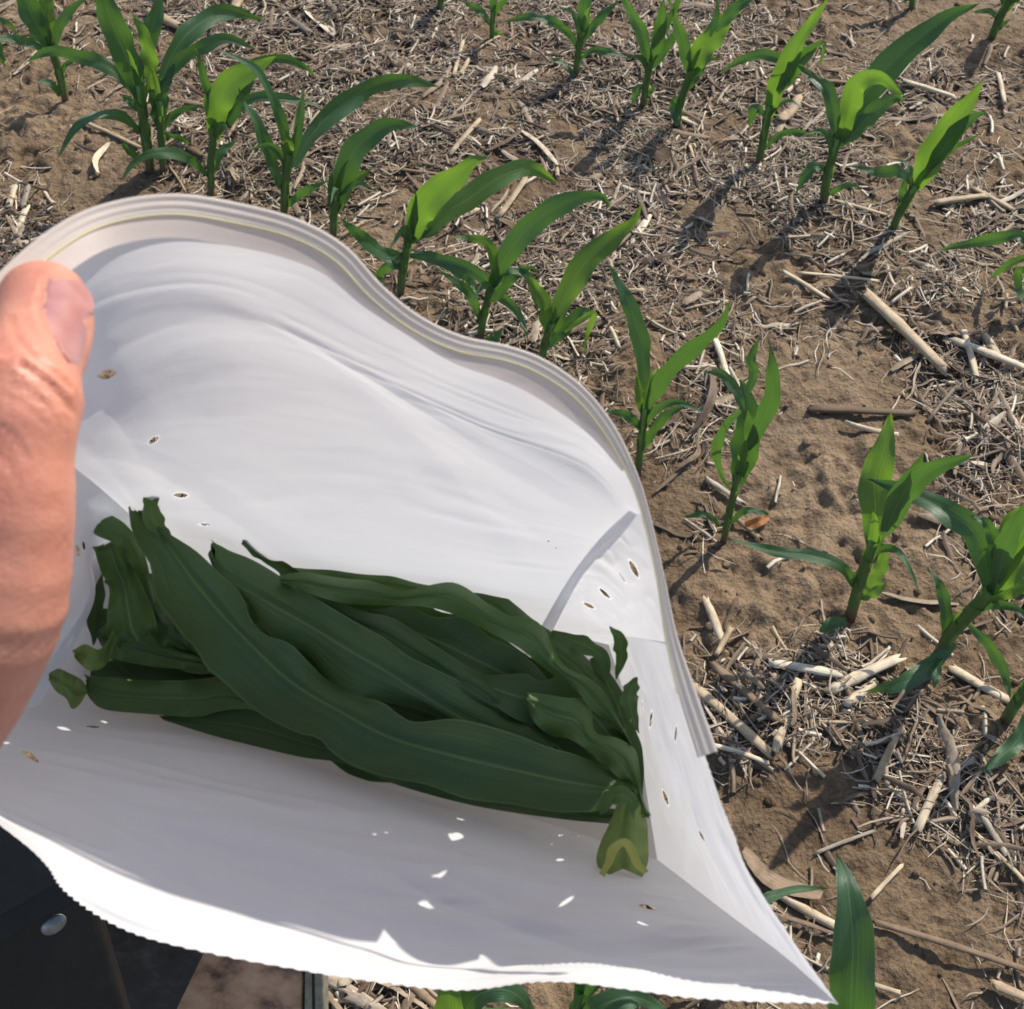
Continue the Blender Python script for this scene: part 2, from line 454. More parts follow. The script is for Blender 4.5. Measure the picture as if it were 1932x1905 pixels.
def corn(label, base, stem, leaves, sw=20, group='corn plants in the rows', zmode=False):
    b = G(*base)
    b[2] = float(hgt(b[0], b[1])) - .004
    root = empty('corn_plant', b, label, 'corn plant', group)
    nrm = np.array((b[0] - C0[0], b[1] - C0[1], 0)); nrm /= np.linalg.norm(nrm)
    seed = int(base[0] * 7 + base[1] * 13) & 0xffff
    r = random.Random(seed)
    def pv(px, py, off=0.0):
        rr = ray(px, py); q = b + nrm * off
        t = np.dot(q - C0, nrm) / np.dot(rr, nrm)
        return C0 + rr * t
    sp = [b - np.array((0, 0, .01))]
    tot = len(stem)
    for i, s in enumerate(stem):
        sp.append(G(s[0], s[1], s[2]) if zmode else clampz(pv(s[0], s[1]), b[2] + .01))
    sp = crom(np.array(sp), 12)
    dd = depth(b)
    r0 = .78 * sw * dd / FPX / 2
    rad = r0 * np.linspace(1.0, .72, 12)
    Vv, F = tube(sp, rad, 9, .8)
    rise = np.repeat(np.linspace(0, 1, 12), 9)
    o = link('stem', mesh_from('stem', Vv, F, M_STEM, True, None, {'rise': rise}), root, True)
    full = crom(sp, 40); rfull = r0 * np.linspace(1.0, .72, 40)
    TT = np.gradient(full, axis=0); TT /= np.linalg.norm(TT, axis=1)[:, None]
    for si, (ta, tb) in enumerate(((.22, .56), (.45, .82), (.68, 1.0))):
        ia, ib = int(ta * 39), int(tb * 39)
        th0 = r.uniform(0, 6.28) if si else 0.0
        n_ = ib - ia + 1; V_ = []
        for k_ in range(n_):
            i_ = ia + k_; f_ = k_ / (n_ - 1)
            a_ = np.cross(TT[i_], (.13, .21, .97)) if abs(TT[i_][2]) < .9 else np.cross(TT[i_], (.9, .3, .1))
            a_ /= np.linalg.norm(a_); b_ = np.cross(TT[i_], a_)
            rr_ = rfull[i_] * (1.06 + .05 * si + .30 * f_ ** 4)
            for j_ in range(11):
                an = th0 + (5.3 - 1.3 * f_) * (j_ / 10 - .5)
                V_.append(full[i_] + rr_ * (a_ * math.cos(an) + b_ * math.sin(an) * .85) + TT[i_] * rr_ * .8 * (math.cos((j_ / 10 - .5) * 3.1) if k_ == n_ - 1 else 0))
        U_ = np.array([(j_ / 10, k_ / 20) for k_ in range(n_) for j_ in range(11)])
        link('leaf_sheath', mesh_from('leaf_sheath', V_, grid_faces(n_, 11), M_SHEATH, True, U_), root, True)
    for q, lf in enumerate(leaves):
        pts, wpx = lf[0], lf[1]
        opt = lf[2] if len(lf) > 2 else ''
        lean = r.uniform(-.25, .38)
        if 'a' in opt: lean = .5
        if 'c' in opt: lean = -.45
        mid = []
        if zmode:
            for p_ in pts: mid.append(G(p_[0], p_[1], p_[2]))
        else:
            acc = 0; prev = pv(*pts[0])
            # leaf root sits on the stem's own plane, the rest leans towards or away
            for p_ in pts:
                q0 = pv(*p_)
                acc += np.linalg.norm(q0 - prev); prev = q0
                mid.append(clampz(pv(p_[0], p_[1], lean * acc), float(b[2]) + .012 + .01 * r.random()))
        mid = np.array(mid)
        W = wpx * .90 * np.mean([depth(m_) for m_ in mid]) / FPX
        mat = M_LEAF2 if 'y' in opt else M_LEAF
        tw = r.uniform(-.45, .45)
        kw = dict(n=26, m=7, wob=r.uniform(.15, .5), twist=(tw * .4, tw + r.uniform(-.5, .5)), fold=r.uniform(.16, .42), ripple=r.uniform(.04, .11),
                  blunt0=.34, peak=.42, wav=.07, seed=seed + q)
        if 'r' in opt: kw.update(blunt0=.5, blunt1=.35, peak=.5)        # round ended first leaf
        if 't' in opt: kw.update(blunt0=.2)
        if 'f' in opt: kw.update(twist=(0, .15), wob=.18)
        leaf_obj(root, mid, W, mat, **kw)
    # youngest leaves rising out of the whorl, and one thin arching leaf
    top = full[-1]; drx = full[-1] - full[-8]; drx /= np.linalg.norm(drx)
    Lt = float(np.linalg.norm(full[-1] - full[0]))
    for q_ in range(2):
        az = r.uniform(0, 6.28); out = np.array((math.cos(az), math.sin(az), 0))
        ln = Lt * r.uniform(.45, .8) if Lt < .3 else .12
        k_ = (.12, .55)[q_]
        start = full[26 if q_ else 34]
        mid = np.array([start, start + drx * ln * .45 + out * ln * .18 * k_, start + drx * ln * .8 + out * ln * .75 * k_, start + drx * ln * (1.0 - .5 * k_) + out * ln * 1.5 * k_])
        leaf_obj(root, mid, .009 + .005 * r.random(), M_LEAF2 if q_ == 0 else M_LEAF, n=18, m=5, fold=.5, twist=(r.uniform(-.5, .5), r.uniform(-1, 1)), ripple=.06, blunt0=.4, seed=seed + 90 + q_)
    return root

corn('corn plant cut by the left edge near the top, only two drooping leaf tips showing', (-45, 165), [(-45, 120), (-42, 80)],
     [([(-42, 85), (-10, 42), (20, 48), (38, 72)], 15), ([(-44, 80), (-8, 82), (2, 105), (9, 128)], 18), ([(-42, 80), (-60, 30), (-80, -10)], 22)], 20)
corn('corn plant at the top left corner with a thick bare lower stem', (124, 195), [(112, 140), (97, 88)],
     [([(97, 92), (68, 45), (50, 0), (42, -60)], 48, 'f'), ([(97, 90), (88, 30), (80, -50)], 34, 'y'), ([(102, 90), (112, 50), (135, 18), (165, -8)], 22),
      ([(92, 100), (62, 84), (25, 75), (-30, 74)], 19), ([(113, 182), (98, 160), (70, 153)], 15, 'r'), ([(118, 138), (125, 122), (146, 113)], 11)], 23)
corn('double stemmed corn plant left of centre top, the leafiest in the far row', (282, 322), [(275, 260), (268, 200), (262, 160)],
     [([(262, 185), (245, 125), (218, 60), (198, 0), (185, -60)], 58, 'f'), ([(283, 170), (284, 115), (268, 60), (249, 25)], 33, 'y'),
      ([(272, 150), (280, 80), (296, 20), (306, -40)], 36), ([(300, 165), (328, 98), (368, 52), (430, 22), (500, 40)], 38, 'a'),
      ([(303, 160), (345, 110), (390, 85), (432, 73), (482, 94)], 28), ([(268, 190), (215, 132), (150, 107), (95, 97), (48, 118)], 31),
      ([(268, 250), (228, 220), (180, 221), (140, 245), (109, 300)], 24, 'c'), ([(303, 252), (330, 215), (386, 197)], 17),
      ([(300, 258), (328, 257), (361, 273)], 15), ([(262, 210), (245, 192), (224, 177)], 17), ([(272, 302), (246, 288), (231, 270)], 15, 'r'),
      ([(303, 225), (306, 190), (296, 160)], 30)], 30)
st2 = corn('thinner corn plant growing tight against the leafiest far plant', (305, 326), [(304, 260), (300, 190)],
     [([(302, 200), (312, 160), (330, 120)], 24), ([(301, 245), (290, 200), (283, 165)], 22)], 20)
corn('corn plant with a creased bright yellow-green leaf above the bag rim', (396, 372), [(398, 310), (405, 240)],
     [([(404, 262), (408, 215), (415, 185), (442, 150), (470, 134), (522, 106)], 56, 'yf'), ([(398, 200), (383, 140), (367, 90)], 19),
      ([(393, 332), (352, 298), (300, 289), (255, 305), (227, 344)], 24, 'c'), ([(400, 328), (416, 290), (447, 264)], 19),
      ([(425, 235), (455, 185), (480, 150)], 26), ([(412, 250), (440, 225), (462, 195), (500, 182), (560, 190), (616, 204)], 21),
      ([(416, 215), (470, 128), (530, 111), (572, 125), (600, 148)], 22, 'a')], 21)
corn('corn plant right of the creased one with a pale arching left leaf', (532, 402), [(538, 350), (545, 295)],
     [([(546, 312), (534, 240), (508, 175), (478, 128), (408, 92)], 24), ([(528, 355), (506, 285), (480, 226), (456, 190), (449, 163)], 30),
      ([(553, 305), (564, 240), (573, 163)], 20), ([(553, 315), (590, 252), (640, 202), (700, 165), (762, 151), (832, 166)], 42, 'a'),
      ([(540, 392), (572, 363), (624, 341)], 19, 'c'), ([(546, 310), (541, 270), (532, 235)], 26, 'y')], 23)
corn('corn plant whose lower half hides behind the top of the bag rim', (626, 440), [(630, 400), (636, 360)],
     [([(630, 402), (650, 325), (680, 272), (735, 236), (792, 240)], 50, 'f'), ([(636, 402), (658, 352), (702, 318)], 25, 'y'),
      ([(626, 400), (624, 350), (630, 322)], 15), ([(640, 370), (675, 345), (709, 362)], 12)], 22)
corn('tall corn plant behind the bag dip with two broad overlapping leaves', (755, 566), [(760, 510), (775, 440)],
     [([(777, 460), (782, 405), (784, 358)], 16), ([(773, 455), (800, 390), (848, 342), (892, 306), (922, 296)], 62, 'yf'),
      ([(783, 452), (832, 408), (890, 372), (942, 336), (1000, 318), (1052, 346)], 50, 'y'), ([(765, 485), (715, 475), (680, 445), (640, 412)], 32),
      ([(772, 482), (815, 486), (852, 502), (888, 532), (904, 566)], 27), ([(768, 500), (745, 495), (710, 477)], 26),
      ([(762, 510), (740, 500), (715, 520), (728, 540)], 24), ([(772, 482), (830, 492), (890, 510), (940, 552), (978, 592), (998, 645)], 30, 'c'),
      ([(765, 450), (775, 440), (830, 438)], 30, 'y')], 24)
corn('corn plant right of the tall pair with one long blue-green arching leaf', (906, 650), [(912, 600), (928, 540)],
     [([(923, 545), (970, 462), (1032, 402), (1092, 374), (1136, 373), (1151, 394)], 50), ([(936, 545), (932, 495), (915, 456), (850, 446)], 24, 'y'),
      ([(906, 605), (890, 560), (868, 538), (826, 508)], 22), ([(930, 570), (965, 525), (1000, 505), (1014, 515)], 24),
      ([(935, 540), (960, 512), (1000, 530), (1018, 600)], 20), ([(915, 640), (930, 640), (948, 620)], 24)], 22)
corn('corn plant with an upright lime leaf just above the white rim corner', (1022, 685), [(1028, 650), (1042, 610)],
     [([(1043, 625), (1068, 555), (1110, 490), (1168, 440), (1194, 418), (1209, 385)], 52, 'yf'), ([(1036, 630), (1024, 572), (1010, 542), (998, 516)], 36, 'y'),
      ([(1035, 655), (1070, 612), (1102, 588), (1122, 596)], 32), ([(1060, 630), (1118, 592), (1108, 630), (1100, 672)], 15, 'y')], 22)
corn('corn plant standing beside the right shoulder of the bag', (1205, 888), [(1210, 830), (1217, 770)],
     [([(1217, 735), (1210, 650), (1190, 582), (1166, 532), (1149, 498)], 38, 'f'), ([(1220, 780), (1246, 720), (1290, 672), (1338, 634), (1364, 602), (1377, 570)], 42),
      ([(1213, 848), (1245, 795), (1302, 760)], 24), ([(1208, 808), (1180, 782), (1143, 777)], 22), ([(1215, 785), (1207, 742), (1204, 698)], 26, 'y')], 21)
corn('corn plant with bunched grey-green leaves and a pale glossy stem', (1366, 1020), [(1378, 960), (1394, 895)],
     [([(1392, 915), (1404, 850), (1412, 795), (1406, 740), (1396, 715)], 58, 'f'), ([(1410, 850), (1436, 800), (1456, 750), (1457, 700), (1453, 645)], 38, 'f'),
      ([(1412, 740), (1424, 700), (1416, 678), (1434, 636)], 24), ([(1404, 775), (1388, 738), (1362, 706), (1328, 703)], 22),
      ([(1398, 775), (1372, 800), (1352, 850), (1359, 888), (1379, 928)], 22), ([(1376, 988), (1408, 964), (1450, 970)], 15, 'r'),
      ([(1358, 992), (1332, 972), (1292, 976)], 13, 'r'), ([(1400, 900), (1420, 840), (1412, 770)], 40)], 20)
corn('corn plant right of the bag with a wide lime leaf ending in a twisted tip', (1602, 1172), [(1620, 1110), (1648, 1020)],
     [([(1650, 1045), (1652, 970), (1650, 910), (1662, 868), (1671, 838), (1680, 778)], 68, 'yf'), ([(1670, 1010), (1705, 930), (1765, 884), (1838, 858)], 54, 'f'),
      ([(1668, 1000), (1705, 925), (1730, 888), (1746, 848)], 44), ([(1612, 1108), (1588, 1070), (1540, 1052), (1460, 1040), (1370, 1016)], 27, 'c'),
      ([(1618, 1128), (1645, 1118), (1674, 1098)], 28, 'y'), ([(1596, 1172), (1570, 1176), (1546, 1192)], 26, 'r'), ([(1640, 1110), (1662, 1070), (1672, 1030)], 30, 'y')], 32)
corn('large corn plant at the right edge, a long leaf reaching left across its neighbour', (1772, 1240), [(1800, 1190), (1868, 1118)],
     [([(1868, 1122), (1848, 1020), (1790, 968), (1715, 930), (1636, 904)], 54, 'f'), ([(1866, 1120), (1905, 1050), (1945, 980), (1990, 920)], 96, 'yf'),
      ([(1858, 1130), (1905, 1112), (1965, 1098)], 42, 'y'), ([(1786, 1212), (1784, 1150), (1774, 1108), (1750, 1070)], 28),
      ([(1802, 1215), (1760, 1252), (1708, 1287), (1620, 1308)], 40, 'c'), ([(1828, 1180), (1868, 1220), (1898, 1278), (1907, 1325)], 26),
      ([(1880, 1060), (1868, 995), (1828, 972)], 30), ([(1880, 1100), (1905, 1010), (1938, 945)], 44), ([(1775, 1240), (1768, 1260), (1764, 1298)], 20, 'r')], 36)
corn('corn plant cut by the right edge below the big one, one leaf hanging down-left', (1892, 1368), [(1915, 1330), (1950, 1280)],
     [([(1935, 1350), (1925, 1390), (1890, 1428), (1848, 1456)], 36, 'c'), ([(1945, 1300), (1975, 1230), (2010, 1180)], 50), ([(1940, 1310), (1990, 1310), (2040, 1350)], 36)], 30)
# second row
corn('small corn plant at the top edge, only its thin stem in view', (828, 30), [(832, 0), (836, -40)],
     [([(834, -20), (820, -70), (800, -110)], 22), ([(834, -10), (850, -60), (880, -90)], 22)], 18)
corn('small corn plant at the top edge with a drooping leaf to its left', (927, 80), [(929, 50), (931, 22)],
     [([(926, 48), (902, 18), (868, 3)], 16), ([(931, 30), (930, -10), (928, -50)], 18), ([(932, 32), (945, 8), (972, -15)], 14), ([(928, 70), (936, 62), (945, 65)], 10, 'ry')], 14)
corn('corn plant near the top centre with a long level leaf reaching left', (1085, 152), [(1090, 110), (1098, 60)],
     [([(1092, 98), (1076, 66), (1044, 42), (998, 33), (946, 43)], 19), ([(1099, 72), (1104, 10), (1112, -40)], 30), ([(1102, 78), (1124, 42), (1168, 2)], 22),
      ([(1095, 112), (1126, 95), (1192, 113)], 15), ([(1084, 145), (1062, 120), (1038, 111)], 12, 'r')], 19)
corn('corn plant near the top, left one of two standing close together', (1213, 208), [(1218, 165), (1228, 115)],
     [([(1224, 125), (1212, 65), (1186, 12), (1165, -25)], 28), ([(1230, 118), (1245, 55), (1252, -5)], 30), ([(1230, 130), (1262, 82), (1288, 48)], 22),
      ([(1216, 165), (1203, 168), (1194, 200)], 18), ([(1218, 185), (1228, 172), (1236, 160)], 12), ([(1238, 80), (1262, 35), (1290, -15)], 22)], 19)
corn('corn plant near the top, right one of two close together, with a lime leaf', (1276, 241), [(1284, 195), (1302, 135)],
     [([(1300, 145), (1292, 92), (1278, 42), (1260, -5)], 28), ([(1302, 145), (1328, 92), (1360, 50), (1392, 8)], 50, 'y'), ([(1350, 60), (1385, 20), (1430, -10)], 26),
      ([(1340, 70), (1350, 35), (1356, -5)], 14), ([(1296, 170), (1322, 122), (1345, 95)], 28), ([(1284, 190), (1272, 195), (1278, 238)], 20, 'r')], 21)
corn('corn plant in the second row with a leaf arching far to its left', (1430, 315), [(1440, 265), (1452, 200)],
     [([(1450, 225), (1465, 165), (1490, 112), (1520, 62), (1562, -5)], 44, 'y'), ([(1470, 165), (1500, 128), (1470, 111), (1430, 103), (1392, 118), (1356, 139)], 22),
      ([(1470, 170), (1505, 122), (1526, 98), (1548, 74)], 36), ([(1510, 110), (1552, 82), (1552, 105), (1545, 128)], 12, 'y'),
      ([(1442, 218), (1424, 205), (1414, 240)], 20), ([(1442, 282), (1480, 250), (1552, 259)], 15)], 21)
corn('corn plant in the second row with the longest leaf, reaching to the top right', (1552, 392), [(1562, 330), (1580, 262)],
     [([(1583, 275), (1620, 200), (1662, 140), (1730, 76), (1790, 32), (1848, 6)], 60, 'af'), ([(1592, 260), (1604, 200), (1622, 155), (1662, 148), (1706, 182)], 44, 'y'),
      ([(1592, 272), (1648, 212), (1690, 184), (1705, 196)], 36), ([(1578, 275), (1572, 205), (1560, 170), (1532, 146), (1503, 122)], 30),
      ([(1560, 320), (1532, 318), (1502, 364)], 24, 'c'), ([(1562, 368), (1598, 351), (1628, 356)], 14)], 25)
corn('corn plant at the right with one broad upright lime leaf, leaning right', (1682, 444), [(1696, 405), (1728, 350)],
     [([(1728, 358), (1758, 292), (1800, 232), (1854, 153)], 62, 'yf'), ([(1750, 320), (1805, 250), (1840, 220), (1862, 212)], 36),
      ([(1745, 335), (1792, 284), (1856, 250)], 15), ([(1724, 352), (1700, 326), (1652, 324), (1602, 314)], 24), ([(1712, 395), (1704, 362), (1710, 332)], 20)], 22)
corn('corn plant outside the right edge, its leaf tips reaching in at mid height', (1968, 600), [(1960, 540), (1952, 470)],
     [([(1952, 480), (1925, 446), (1880, 450), (1832, 460), (1770, 473)], 26), ([(1955, 500), (1932, 488), (1896, 505), (1864, 528)], 17),
      ([(1958, 520), (1924, 510), (1922, 545), (1938, 585)], 18), ([(1955, 480), (1990, 420), (2030, 380)], 40)], 24)
corn('small corn plant in the top right corner with a thick leaning stem', (1868, 78), [(1882, 45), (1902, 0)],
     [([(1885, 40), (1868, 22), (1832, 24)], 12), ([(1898, 20), (1925, -25), (1960, -60)], 30), ([(1898, 15), (1890, -30), (1870, -60)], 24), ([(1880, 60), (1898, 42), (1910, 36)], 9)], 22)
corn('corn plant at the very top right, cut off above its base', (1722, 14), [(1724, -15), (1728, -50)],
     [([(1722, 2), (1714, -2), (1704, 6)], 11), ([(1726, -30), (1700, -70), (1680, -100)], 22), ([(1727, -30), (1750, -80), (1780, -100)], 22)], 16)
# nearest row, below the bag
corn('near corn plant, bottom right, one broad upright leaf beside the bag corner', (1600, 2060), [(1602, 2000, .06), (1603, 1960, .10)],
     [([(1603, 1975, .09), (1606, 1870, .17), (1609, 1780, .22), (1604, 1715, .245), (1597, 1660, .25), (1578, 1612, .24)], 96, 'f'),
      ([(1603, 1975, .09), (1660, 1990, .16), (1740, 2050, .18)], 60), ([(1600, 1980, .08), (1560, 1990, .14), (1500, 2020, .15)], 50)], 34, zmode=True)
corn('corn plant hidden behind the bag, one narrow leaf tip showing at its right edge', (1330, 1760), [(1335, 1740, .05), (1345, 1720, .10)],
     [([(1345, 1725, .09), (1400, 1715, .13), (1460, 1690, .13), (1510, 1678, .12), (1568, 1676, .09)], 20), ([(1345, 1725, .09), (1300, 1680, .2), (1280, 1620, .24)], 50)], 28, zmode=True)
corn('near corn plant under the front rim of the bag with a curled leaf loop', (900, 2010), [(885, 1985, .05), (870, 1960, .10)],
     [([(868, 1965, .09), (850, 1915, .14), (848, 1860, .19), (850, 1800, .2)], 62, 'y'), ([(872, 1965, .09), (885, 1895, .15), (930, 1868, .17), (975, 1878, .16), (1015, 1925, .12)], 52, 'f'),
      ([(872, 1965, .09), (840, 1990, .12), (800, 2050, .12)], 50), ([(872, 1960, .10), (910, 1920, .14), (960, 1900, .12)], 30, 'y')], 30, zmode=True)
corn('near corn plant under the front rim with a pale stem, right of the curled one', (1070, 2010), [(1078, 1940, .07), (1092, 1870, .13)],
     [([(1092, 1875, .12), (1120, 1820, .2), (1140, 1760, .24)], 50), ([(1082, 1925, .08), (1130, 1900, .12), (1190, 1882, .13), (1260, 1905, .10)], 46, 'f'),
      ([(1085, 1920, .08), (1180, 1930, .1), (1260, 1980, .08)], 40)], 30, zmode=True)

# dead orange leaf scrap
Vv, F, U = leaf_geo([G(1405, 990, .012), G(1430, 986, .02), G(1450, 976, .014)], .013, n=10, m=5, fold=.5, ripple=.2, torn=.2, blunt1=.5)
tag(link('dead_leaf', mesh_from('dead_leaf', Vv, F, M_DRYLEAF, True, U)), 'small bright orange dead leaf scrap on the soil beside the pale stemmed plant', 'dead leaf')

# ------------------------------------------------------------------ crop residue
def stalk_geo(L, r, bend=.03, ns=9, node=True, split=False, seed=0):
    q = random.Random(seed)
    n = 9
    xs = np.linspace(-L / 2, L / 2, n)
    pts = np.stack([xs, bend * L * np.cos(xs / L * 3), np.zeros(n)], 1)
    rad = np.full(n, r) * np.linspace(1.0, .88, n)
    if node:
        k = q.randrange(2, n - 2); rad[k] *= 1.16
    Vv, F = tube(pts, rad, ns, .6)
    for i in list(range(ns)) + list(range((n - 1) * ns, n * ns)):
        Vv[i][0] += q.uniform(-1, 1) * r * (1.5 if split else .35)
    return Vv, F
def chip_geo(L, wd, th, seed=0):
    q = random.Random(seed); n = 6
    V = []; F = []
    k1 = q.uniform(-.12, .12)
    for i in range(n):
        t = i / (n - 1) * 2 - 1
        wv = wd / 2 * (1 - .35 * (abs(t) ** 3) * q.random())
        e = 0
        z = k1 * L * (t * t - .3) * .5
        cup = th * 1.2
        for s, zz in ((-1, 0), (-.35, cup), (.35, cup), (1, 0)):
            jx = q.uniform(-.5, .5) * wd * (1 if i in (0, n - 1) else 0)
            V.append((t * L / 2 + jx, s * wv, z + zz + th / 2))
        for s, zz in ((1, 0), (-1, 0)):
            V.append((t * L / 2, s * wv * .96, z + zz - th / 2))
    F = grid_faces(n, 6, True)
    F.append(tuple(range(6))[::-1]); F.append(tuple((n - 1) * 6 + k for k in range(6)))
    return np.array(V), F
def strip_geo(L, wd, seed=0):
    q = random.Random(seed); n = 9
    xs = np.linspace(-L / 2, L / 2, n)
    a, b, c = q.uniform(-.25, .25), q.uniform(0, 6), q.uniform(.0, .8)
    V = []
    for i, x in enumerate(xs):
        t = i / (n - 1)
        cx = np.array((x, a * L * math.sin(t * 3.0) + .03 * L * math.sin(b + 6 * t), .02 * L * math.sin(b + 5 * t) + .003))
        tw = c * math.sin(b + 3.5 * t)
        l = np.array((0, math.cos(tw), math.sin(tw)))
        wv = wd / 2 * (1 - .5 * abs(2 * t - 1) ** 4)
        for s, zz in ((-1, 0), (-.3, .25), (.3, .0), (1, .3)):
            V.append(cx + l * s * wv + np.array((0, 0, zz * wd * .35)))
    return np.array(V), grid_faces(n, 4)
def fibre_geo(L, r, seed=0):
    q = random.Random(seed); n = 9
    t = np.linspace(0, 1, n)
    k = q.uniform(-2.4, 2.4); ph = q.uniform(0, 6)
    ang = k * (t - .5) + .35 * np.sin(ph + 7 * t)
    d = L / n
    x = np.cumsum(np.cos(ang)) * d; y = np.cumsum(np.sin(ang)) * d
    x -= x.mean(); y -= y.mean()
    z = .006 + .010 * np.abs(np.sin(ph + 3 * t))
    return tube(np.stack([x, y, z], 1), r * np.linspace(1, .5, n), 4)

def put_line(name, p0, p1, wpx, label, mat=M_PALE, kind='stalk', group=None, lift=0.0, cat='corn stalk', seed=None):
    a = G(*p0); b = G(*p1)
    c = (a + b) / 2
    L = np.linalg.norm(b - a)
    wd = wpx * depth(c) / FPX
    seed = seed if seed is not None else int(p0[0] * 3 + p0[1])
    if kind == 'stalk': Vv, F = stalk_geo(L, wd / 2, .01, 10, True, True, seed)
    elif kind == 'chip': Vv, F = chip_geo(L, wd, .0022, seed)
    elif kind == 'strip': Vv, F = strip_geo(L, wd, seed)
    else: Vv, F = fibre_geo(L, wd / 2, seed)
    o = link(name, mesh_from(name, Vv, F, mat))
    th = math.atan2(b[1] - a[1], b[0] - a[0])
    za, zb = float(hgt(a[0], a[1])), float(hgt(b[0], b[1]))
    zm = max((za + zb) / 2, float(hgt(c[0], c[1])) - .002)
    o.location = (c[0], c[1], zm + wd * (.30 if kind == 'stalk' else .05) + lift + .002)
    o.rotation_euler = (R.uniform(-.3, .3) if kind != 'stalk' else 0, -math.atan2(zb - za, L) * .8, th)
    tag(o, label, cat, group)
    return o

S = put_line
S('corn_stalk', (1628, 580), (1780, 712), 27, 'thick cream corn stalk lying right of centre, ending in a dark hollow cut', lift=.004)
S('corn_stalk', (1530, 782), (1716, 800), 19, 'brown weathered round stalk lying level left of the twisted leaf tip', M_BROWN)
S('corn_stalk', (1560, 1315), (1690, 1255), 24, 'pale splintered stalk under the low leaf of the big right plant', lift=.004)
S('corn_stalk', (1590, 1340), (1650, 1290), 18, 'split pale stalk crossing just below the splintered one', kind='chip', cat='stalk chip')
S('corn_stalk', (1448, 1262), (1575, 1288), 20, 'cream stalk lying level just left of the splintered pair')
S('corn_stalk', (1790, 1265), (1905, 1328), 22, 'cream flat stalk behind the stem at the right edge', kind='chip', cat='stalk chip')
S('corn_stalk', (1728, 1568), (1788, 1438), 17, 'clean straight cream stalk standing out near the lower right', lift=.005)
S('corn_stalk', (1648, 1480), (1692, 1385), 15, 'banded pale stalk left of the clean straight one', lift=.004)
S('corn_stalk', (1455, 1432), (1500, 1300), 18, 'flat cream stalk pointing up beside the bag tie end', kind='chip', lift=.006, cat='stalk chip')
S('corn_stalk', (1300, 1300), (1445, 1432), 22, 'long light stalk running down from the bag edge past the tie end', lift=.002)
S('corn_stalk', (1340, 1262), (1470, 1380), 20, 'brown grooved stalk parallel to the bag edge stalk', M_BROWN, lift=.002)
S('corn_stalk', (1370, 1285), (1462, 1360), 10, 'short grey stalk lying between the two bag edge stalks', M_GREY)
S('corn_stalk', (1645, 1745), (1935, 1835), 15, 'longest straight weathered stalk crossing the bottom right corner', M_BROWN, lift=.004)
S('corn_stalk', (1868, 1860), (1932, 1886), 22, 'short bright cream stalk at the bottom right edge', lift=.004)
S('corn_stalk', (1842, 1545), (1895, 1625), 15, 'grey stalk of a pair slanting down at the right edge, left one', M_GREY)
S('corn_stalk', (1862, 1555), (1935, 1665), 17, 'darker stalk of the slanting pair at the right edge, right one', M_BROWN)
S('corn_stalk', (1400, 1610), (1545, 1700), 34, 'wide brown grooved husk emerging from under the bag edge', M_BROWN, 'strip', cat='husk')
S('corn_stalk', (1465, 1690), (1580, 1755), 18, 'pale split stalk next to the tip of the broad near leaf', kind='chip', cat='stalk chip')
S('corn_stalk', (1468, 245), (1505, 205), 24, 'broad cream split stalk behind the second row plant stem', kind='chip', lift=.004, cat='stalk chip')
S('corn_stalk', (1458, 275), (1478, 232), 15, 'small cream splinter below the broad split stalk', kind='chip', cat='stalk chip')
S('corn_stalk', (1755, 402), (1855, 386), 16, 'cream stalk near the right edge above the bare soil', lift=.004)
S('corn_stalk', (1830, 372), (1905, 408), 15, 'cream stalk crossing the end of the near right edge stalk')
S('corn_stalk', (1574, 396), (1668, 424), 9, 'thin cream stick in front of the longest leaved plant', lift=.003)
S('corn_stalk', (1475, 532), (1565, 582), 11, 'thin forked pale stick on the open soil at upper right', lift=.003)
S('corn_stalk', (1500, 530), (1655, 538), 8, 'thin pale stick lying level above the thick cream stalk', lift=.003)
S('corn_stalk', (1795, 655), (1932, 712), 20, 'cream stalk at the right edge in the tangle of sticks', lift=.004)
S('corn_stalk', (1812, 640), (1838, 735), 14, 'upright looking cream stick crossing the right edge tangle', lift=.006)
S('corn_stalk', (1855, 640), (1885, 690), 17, 'short bright chip in the right edge tangle', kind='chip', lift=.004, cat='stalk chip')
S('corn_stalk', (1742, 812), (1810, 725), 8, 'thin grey stick slanting up below the right edge tangle', M_GREY, 'chip', lift=.004)
S('corn_stalk', (1852, 855), (1892, 790), 9, 'thin pale stick right of the dark upper leaf tip', lift=.004)
S('corn_stalk', (1795, 885), (1852, 888), 16, 'bright broken stalk just right of the wide dark leaf')
S('corn_stalk', (1860, 862), (1935, 882), 18, 'brown stalk at the right edge level with the wide dark leaf', M_BROWN)
S('corn_stalk', (1848, 860), (1878, 762), 12, 'grey stick rising from the brown right edge stalk', M_GREY, lift=.005)
S('corn_stalk', (1590, 812), (1690, 838), 12, 'cream splinter under the brown weathered stalk', kind='chip', cat='stalk chip')
S('corn_stalk', (1345, 655), (1375, 745), 13, 'pale bent stalk left of the bunched grey-green plant', lift=.005)
S('corn_stalk', (1310, 850), (1385, 760), 20, 'broad dry shredded husk behind the shoulder plant', kind='strip', lift=.004, cat='husk')
S('corn_stalk', (1290, 830), (1330, 720), 16, 'tan dry husk strip right of the shoulder plant leaf', M_BROWN, 'strip', lift=.004, cat='husk')
S('corn_stalk', (1335, 905), (1400, 955), 12, 'grey stalk crossing behind the pale glossy stem', M_GREY)
S('corn_stalk', (1375, 975), (1435, 1025), 13, 'tan stalk below the pale glossy stem', M_BROWN)
S('corn_stalk', (1328, 1140), (1362, 1225), 17, 'flat tan stalk end standing out on soil right of the bag', kind='chip', cat='stalk chip')
